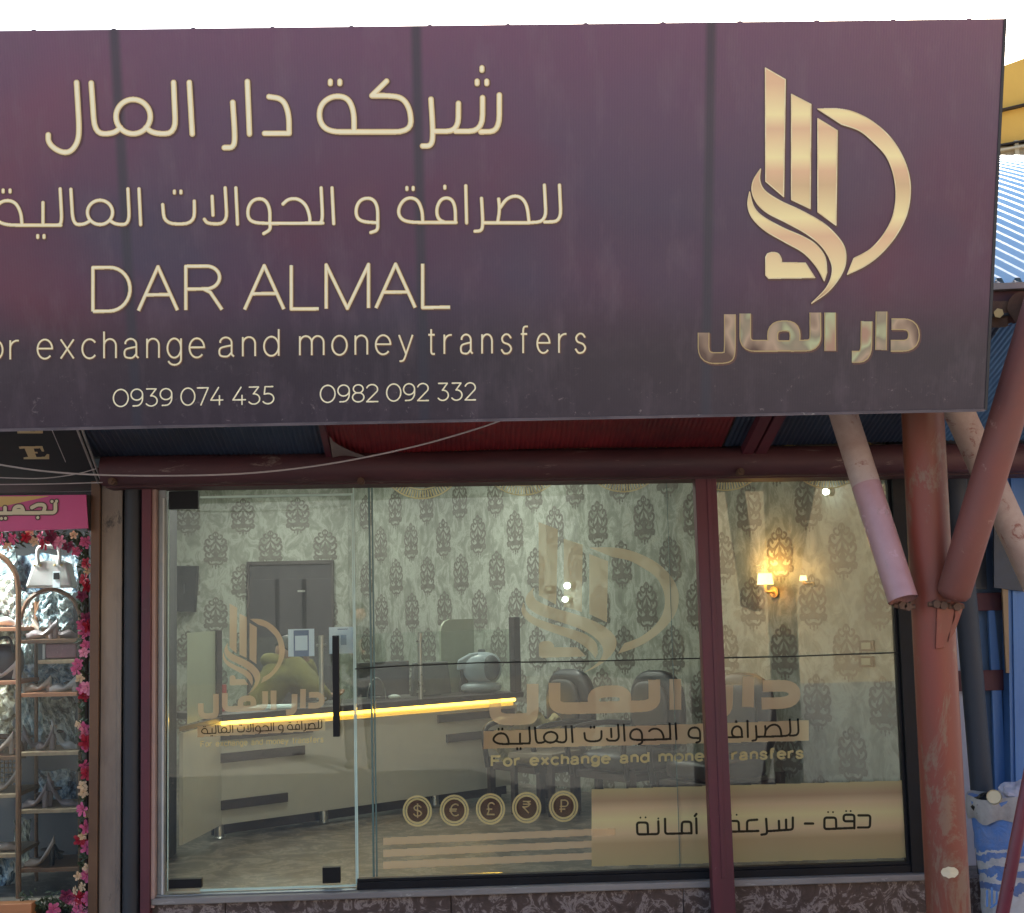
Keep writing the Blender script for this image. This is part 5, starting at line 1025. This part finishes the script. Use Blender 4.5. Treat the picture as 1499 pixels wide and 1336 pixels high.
# pink banner
bn=empty('pink_banner',PY(60,776,-.14),'pink shop banner with white Arabic letters above the shoe window','banner')
PN=lambda x,y:PY(x,y,-.145); PN2=lambda x,y:PY(x,y,-.1465)
g=G(); g.prism([PY(-200,778,-.14),PY(127,774,-.14),PY(124,738,-.14),PY(-200,722,-.14)][:0] or [PY(-200,785,-.14),PY(129,773,-.14),PY(126,724,-.14),PY(-200,727,-.14)],(0,.03,0)); g.out('vinyl',MT['pinkbanner'],bn)
print_mesh('yellow_corner',[('p',[[(-60,727),(72,726),(0,742),(-60,752)]])],lambda x,y:PY(x,y,-.1425),mat('yellow_print',(.66,.42,.12),(.6,.37,.1),2,.4,bmp=0),bn)
def ZB(p): return (p[0]/2.998,p[1]/2.998+600)
TJ=(st(ZB,2.6,5,[(243,412),(243,450),(-60,453)],[(140,428),(168,413),(200,418),(190,450)],[(60,450),(64,425),(95,420),(105,450),(80,438),(62,450)],[(22,428),(22,452)],[(-20,430),(-20,470),(-45,475)])+dots(ZB,4.4,4.6,(228,401),(248,400),(166,472),(6,476),(24,475)))
o=print_mesh('lettering',TJ,PN2,MT['creamink'],bn,step=.4); print_mesh('outline',grow(TJ,1.6),PN,MT['brownink'],o,step=.4)
pxbox('banner_edge',127,724,131,776,-.13,.04,MT['darkgap'],bn,0)
# shelf frames
sh=empty('shoe_rack',PY(60,1300,.5),'brown metal shoe rack with arched top and wooden shelves','rack')
ry=.40
def pt(pts,r,nm,Y=ry,m=MT['brownframe']): g=G(); g.tube([PY(x,y,Y) for x,y in pts],r,8); g.out(nm,m,sh,smooth=True)
pt([(27,1325),(27,860)],.016,'upright',.30); pt(catmull([(27,862),(22,838),(6,817),(-20,805)],5),.016,'arch',.30)
pt([(53,1290),(53,880)],.012,'upright',.75); pt([(117,1300),(117,905)],.012,'upright',.45)
pt(catmull([(30,905),(40,880),(60,866),(80,863),(103,874),(116,895),(117,915)],5),.013,'arch',.45); pt(catmull([(53,900),(60,880),(80,870),(95,876)],5),.010,'arch',.72)
shelfY={}
for (x0,x1,y,m) in ((29,114,936,'brownframe'),(57,112,966,'yel'),(29,114,1014,'or'),(29,116,1100,'yel'),(29,116,1184,'yel'),(29,117,1270,'brownframe'),(-60,26,917,'or'),(-60,26,995,'or'),(-60,26,1105,'brownframe'),(-60,26,1160,'yel'),(-60,26,1247,'yel')):
    z=PY(60,y,.35).z; a=PY(x0,y,.35).x; b=PY(x1,y,.35).x
    mm={'brownframe':MT['brownframe'],'yel':MT['wood'],'or':mat('orange_wood',(.42,.18,.09),(.34,.14,.07),4,.6)}[m]
    g=G(); g.box((a,.33,z-.022),(b,.78,z)); g.out('shelf',mm,sh,bevel=.002)
# shoes
def pump(label,x0,x1,y,Y=.45,flip=1,m=None,heel=None,hh=.07,group='shoes displayed on the shoe rack'):
    a=PY(x0,y,Y); b=PY(x1,y,Y); Ln=b.x-a.x; c=Vector(((a.x+b.x)/2,Y,PY((x0+x1)/2,y,Y).z+.001))
    o=empty('shoe',c,label,'shoe',group); heel=heel or m
    g=G(); n=18; seg=12
    for i in range(n+1):
        t=i/n; x=(t-.5)*Ln*flip; w_=.035*(math.sin(math.pi*min(1,(t+.12)/1.12))**.5)*(1 if t<.75 else max(.12,1-((t-.75)/.25)**1.6)); zb=hh*(1-min(1,t/.62))**1.5 if t<.62 else 0
        ztp=zb+(.065-.035*min(1,t/.45) if t<.45 else .030+.022*math.sin(math.pi*min(1,(t-.45)/.5)) ) ; ztp=max(ztp,zb+.012)
        for k in range(seg):
            an=2*math.pi*k/seg; cz=(zb+ztp)/2; rz_=(ztp-zb)/2
            g.v.append(Vector((x,w_*math.cos(an),cz+rz_*math.sin(an))))
    for i in range(n):
        for k in range(seg): k2=(k+1)%seg; g.f.append((i*seg+k,i*seg+k2,(i+1)*seg+k2,(i+1)*seg+k))
    g.f.append(tuple(range(seg))); g.f.append(tuple(n*seg+k for k in range(seg)))
    g.out('upper',m,o,local=True,smooth=True)
    x=(-.5+.07)*Ln*flip; g=G(); g.tube([(x,0,0),(x,0,hh+.015)],[.013,.02],10); g.out('heel',heel,o,local=True)
    g=G(); g.ball(((-.22)*Ln*flip,0,hh*.55+.035),(Ln*.2,.022,.010),12,6); g.out('insole',MT['darkgap'],o,local=True)
    return o
nude=mat('nude_leather',(.40,.31,.25),(.33,.25,.2),5,.4); greyp=mat('mauve_leather',(.24,.19,.19),(.19,.15,.15),5,.4); whit=mat('white_leather',(.5,.48,.46),(.42,.4,.38),5,.35); dk=MT['leather']
pump('mauve pointed shoe on the shelf below the white handbag, toe left',38,84,935,.42,-1,greyp,hh=.05)
pump('mauve pointed shoe on the shelf below the white handbag, toe right',72,112,935,.5,1,greyp,hh=.05)
pump('pink toned flat on the orange shelf, left one',36,74,1013,.45,-1,nude,hh=.03)
pump('pale grey flat on the orange shelf, right one',72,112,1013,.42,-1,whit,hh=.03)
pump('brown chunky sandal on the shelf under the orange one',52,78,1099,.45,-1,greyp,hh=.08)
pump('tall cream block heel shoe on the shelf under the orange one',76,112,1098,.48,1,whit,nude,hh=.13)
pump('taupe block heel sandal on the lower yellow shelf',70,114,1183,.45,1,greyp,greyp,hh=.14)
pump('nude pump with black block heel on the lowest shelf',36,79,1269,.42,-1,nude,dk,hh=.11)
pump('nude pump on the left yellow shelf, heel to the right',-18,30,1159,.42,-1,nude,hh=.10)
pump('tan slingback on the lowest left shelf',-22,24,1246,.42,1,nude,hh=.09)
pump('white sandal standing at the left of the top wooden shelf',-20,24,994,.45,-1,whit,hh=.05)
for lb,x0,x1,y,Y,fl,m_,h_ in (('nude court shoe at the back of the shelf under the handbag',48,88,935,.68,1,nude,.07),('white sandal at the back of the orange shelf',34,70,1013,.70,1,whit,.06),('black court shoe at the back of the lower yellow shelf',34,74,1183,.62,-1,dk,.09),
   ('mauve sandal at the back of the upper yellow shelf',34,66,1099,.70,1,greyp,.09),('black block heel at the back of the lowest shelf',78,112,1269,.66,1,dk,.09),('white slingback on the uppermost left shelf',-24,22,916,.45,1,whit,.08),('black court shoe at the front of the left yellow shelf',-60,-14,1159,.42,1,dk,.1),('beige wedge shoe on the left shelf above the cane basket',-26,20,1104,.40,-1,nude,.07),('taupe court shoe in front on the lower yellow shelf, toe left',32,68,1183,.40,-1,greyp,.08)):
    pump(lb,x0,x1,y,Y,fl,m_,hh=h_)
# handbag
hb=empty('handbag',PY(70,861,.42),'cream white handbag with two handles on top of the rack','handbag')
g=G(); g.prism([PY(x,y,.36) for x,y in ((36,860),(106,860),(98,824),(88,820),(56,820),(48,824))],(0,.13,0)); g.out('body',whit,hb,bevel=.015)
for Y in (.35,.50):
    g=G(); g.tube([PY(x,y,Y) for x,y in catmull([(56,826),(55,808),(60,800),(80,800),(87,808),(86,826)],5)],.012,8); g.out('handle',whit,hb,smooth=True)
pxbox('tag',77,836,88,860,.335,.01,MT['paper'],hb,0); pxbox('tag_print',78,838,87,848,.328,.004,MT['black'],hb,0)
for x in (50,59,80,90): c=PY(x,827,.35); g=G(); g.ball(c,.008,8,6); g.out('stud',MT['goldflat'],hb)
cl=empty('clutch_bag',PY(88,964,.40),'dusky pink dotted clutch bag on the short yellow shelf','clutch')
pxbox('body',66,941,112,964,.36,.09,mat('dotted_pink_leather',(.26,.12,.13),(.20,.09,.10),60,.5,spots=(.42,.28,.28),spot_scale=90,spot_amt=.6),cl,.008)
pxbox('light_lining',62,943,66,965,.37,.08,whit,cl,.002)
bk=empty('black_bag',PY(10,995,.6),'black and plum leather bag on the left of the rack','bag')
g=G(); g.ball(PY(8,970,.5),(.10,.08,.11),20,14,lambda q:1/max(abs(q.x)**3+abs(q.y)**3+abs(q.z)**3,1e-6)**(1/3)); g.out('body',mat('plum_leather',(.035,.012,.02),(.02,.01,.015),5,.35),bk,smooth=True)
g=G(); g.tube([PY(x,y,.42) for x,y in catmull([(-8,955),(0,935),(14,935),(20,955)],5)],.008,8); g.out('handle',MT['black'],bk,smooth=True)
# rattan chair back / basket
rb=empty('rattan_basket',PY(5,1140,.6),'woven cane basket with round rim at the far left of the rack','basket')
g=G()
for k in range(9): g.tube([PY(-24+k*6,1088,.62),PY(-24+k*6,1150,.62)],.004,5)
for k in range(9): g.tube([PY(-26,1090+k*7,.625),PY(28,1088+k*7,.625)],.004,5)
g.out('cane_weave',MT['wood'],rb); g=G(); g.tube([PY(x,y,.60) for x,y in catmull([(-28,1120),(-22,1085),(4,1078),(28,1086),(34,1110)],5)],.016,8); g.out('rim',MT['brownframe'],rb,smooth=True)
# crumpled clear wrapping filling the display
def wrapm(nm,c1,c2,c3):
    m,nt,b=new(nm); f=noise(nt,4,5,.58,3.2,stretch=(1,1,.6)); c=ramp(nt,f,[(.36,c1),(.47,c2),(.53,c3),(.62,c2),(.72,c1)]); nt.links.new(c,b.inputs['Base Color']); b.inputs['Roughness'].default_value=.22; bump(nt,b,noise(nt,7,5,.6,1.8),.8,.04); return m
wm=[wrapm('clear_wrap_white',(.10,.14,.16),(.42,.52,.55),(.75,.8,.78)),wrapm('clear_wrap_blue',(.02,.035,.07),(.25,.36,.46),(.7,.78,.82)),wrapm('clear_wrap_grey',(.12,.12,.11),(.30,.32,.30),(.62,.62,.55)),wrapm('clear_wrap_sand',(.16,.12,.06),(.50,.45,.33),(.8,.78,.66))]
def wrapsheet(x0,y0,x1,y1,Y,m,seed,label):
    rnd=random.Random(seed); ph=[(rnd.uniform(4,16),rnd.uniform(-14,14),rnd.uniform(0,6)) for _ in range(6)]
    def f(u,v):
        d=sum(abs(math.sin(a*u+b*v+c)) for a,b,c in ph)*.022; e=.05*math.sin(7*v+seed)
        return PY(x0+(x1-x0)*(u+e*(1-u)),y0+(y1-y0)*(v+.04*math.sin(9*u+seed)),Y)+Vector((0,-d,0))
    g=G(); g.grid(f,26,22); tag(g.out('plastic_wrapped_goods',m),label,'wrapped goods','plastic wrapped goods stacked in the shoe display')
wrapsheet(62,868,112,922,.66,wm[0],1,'domed clear plastic bag under the rack arch, behind the mauve shoes')
wrapsheet(28,868,60,935,.86,wm[0],2,'white plastic wrap hanging left of the rack arch')
wrapsheet(-40,800,28,850,1.0,wm[0],3,'white wrapped goods in the top left corner of the display')
wrapsheet(-40,850,27,915,.95,wm[2],4,'grey wrapped goods on the top left shelf')
wrapsheet(-40,918,27,992,1.05,wm[3],5,'sand coloured wrapped goods behind the plum bag')
wrapsheet(30,938,60,1010,.95,wm[0],6,'white wrapped goods left of the pink clutch')
wrapsheet(28,970,116,1012,.9,wm[1],7,'blue and white wrapped goods below the pink clutch')
wrapsheet(-40,996,27,1080,.95,wm[3],8,'sand and white wrapped goods above the cane basket')
wrapsheet(30,1018,70,1098,1.0,wm[0],9,'white wrapped goods behind the brown chunky sandal')
wrapsheet(66,1020,116,1096,.92,wm[2],10,'grey wrapped bag behind the cream block heel')
wrapsheet(60,1125,116,1180,.95,wm[1],11,'blue wrapped goods behind the taupe sandal')
wrapsheet(-40,1252,26,1320,.8,wm[1],12,'pale blue wrapped goods under the lowest left shelf')
wrapsheet(28,1195,50,1260,1.2,wm[2],13,'grey wrapped goods in shade above the lowest shelf')
wrapsheet(30,812,118,868,1.15,wm[1],14,'dark blue and white wrapped goods behind the white handbag')
# flower garland
gl=empty('flower_garland',PY(121,1300,-.02),'garland of pink, red and cream artificial flowers round the shoe window','garland')
def flower_mesh(nm,m,rad,seed):
    rnd=random.Random(seed); vs=[];fs=[]
    for ring,(n,r0,r1,h) in enumerate(((5,.25,1.,.15),(5,.12,.75,.38),(4,.03,.45,.55))):
        for k in range(n):
            a=2*math.pi*(k+ring*.4)/n+rnd.uniform(-.1,.1); da=2.4/n*1.5
            P_=[(r0*.4,a,h*.2),(r0+(r1-r0)*.5,a-da*.55,h*.7),(r1*.95,a-da*.35,h+rnd.uniform(-.08,.08)),(r1*1.05,a,h*.85),(r1*.95,a+da*.35,h+rnd.uniform(-.08,.08)),(r0+(r1-r0)*.5,a+da*.55,h*.7)]
            i=len(vs); vs+=[(r*rad*math.cos(t),-z*rad,r*rad*math.sin(t)) for r,t,z in P_]; fs+=[(i,i+1,i+2,i+3),(i,i+3,i+4,i+5)]
    me=bpy.data.meshes.new(nm); me.from_pydata(vs,[],fs); me.materials.append(m); me.update(); return me
fm={'p':mat('pink_petals',(.62,.13,.26),(.5,.09,.2),30,.6,bmp=0),'r':mat('red_petals',(.42,.015,.04),(.3,.01,.03),30,.6,bmp=0),'c':mat('cream_petals',(.68,.52,.34),(.6,.42,.26),30,.6,bmp=0),'d':mat('plum_petals',(.20,.02,.07),(.14,.015,.05),30,.6,bmp=0),'l':mat('light_pink_petals',(.75,.30,.40),(.66,.24,.34),30,.6,bmp=0)}
FM={k:flower_mesh('flower_'+k,m,.036 if k!='c' else .026,i) for i,(k,m) in enumerate(fm.items())}
FL=[(3,789,'p'),(20,788,'p'),(38,786,'r'),(44,778,'c'),(60,786,'p'),(66,796,'r'),(83,796,'p'),(88,793,'l'),(108,783,'c'),(100,800,'d'),(112,806,'p'),(126,793,'p'),(12,800,'c'),(50,792,'c'),(74,784,'d'),
 (127,825,'r'),(128,836,'c'),(124,848,'r'),(127,858,'r'),(120,872,'d'),(126,905,'d'),(121,914,'p'),(125,925,'p'),(129,916,'r'),(126,944,'p'),(123,955,'l'),(114,971,'p'),(112,980,'p'),(117,993,'c'),(121,1008,'p'),(123,1018,'r'),(129,1006,'l'),
 (115,1060,'c'),(123,1065,'p'),(124,1072,'l'),(127,1093,'p'),(126,1085,'r'),(124,1120,'p'),(127,1132,'r'),(121,1150,'c'),(122,1160,'c'),(121,1185,'p'),(130,1190,'c'),(126,1211,'p'),(121,1223,'c'),(117,1230,'r'),(128,1240,'p'),
 (128,1270,'c'),(114,1282,'c'),(128,1280,'p'),(121,1298,'c'),(111,1303,'c'),(104,1313,'p'),(109,1318,'l'),(118,1314,'r'),(130,1315,'p'),(78,1331,'p'),(115,1333,'p'),(122,1334,'l'),(98,1311,'d')]
for x,y,k in FL:
    o=bpy.data.objects.new('flower',FM[k]); COL.objects.link(o); o.parent=gl; o.matrix_parent_inverse=origin(gl).inverted()
    o.location=PY(x,y,-.045+random.uniform(-.015,.015)); o.rotation_euler=(random.uniform(-.5,.5),random.uniform(0,6),random.uniform(-.5,.5)); s=random.uniform(.85,1.2); o.scale=(s,s,s)
g=G(); rnd=random.Random(4)
def leaf(c,s):
    a=rnd.uniform(0,6.28); u=Vector((math.cos(a),rnd.uniform(-.6,.3),math.sin(a))).normalized(); v=u.orthogonal().normalized(); w_=u.cross(v)
    g.add([c-u*s,c+v*s*.35+w_*s*.15,c+u*s,c-v*s*.35+w_*s*.15],[(0,1,2,3)])
for k in range(900):
    if k<520: x=122+rnd.gauss(0,3.6); y=rnd.uniform(785,1336)
    elif k<760: x=rnd.uniform(-20,130); y=786+rnd.gauss(0,7)
    else: x=rnd.uniform(30,130); y=1322+rnd.gauss(0,8)
    if y<778: y=790
    leaf(PY(x,y,-.022+rnd.uniform(-.02,.02)),rnd.uniform(.012,.026))
tag(g.out('leaves',mat('dark_green_leaves',(.035,.055,.02),(.02,.035,.015),20,.6,bmp=0),gl),kind='stuff')
g=G(); g.tube([PY(127,y,-.012) for y in range(785,1337,20)],.012,6); g.out('vine',MT['darkgap'],gl)
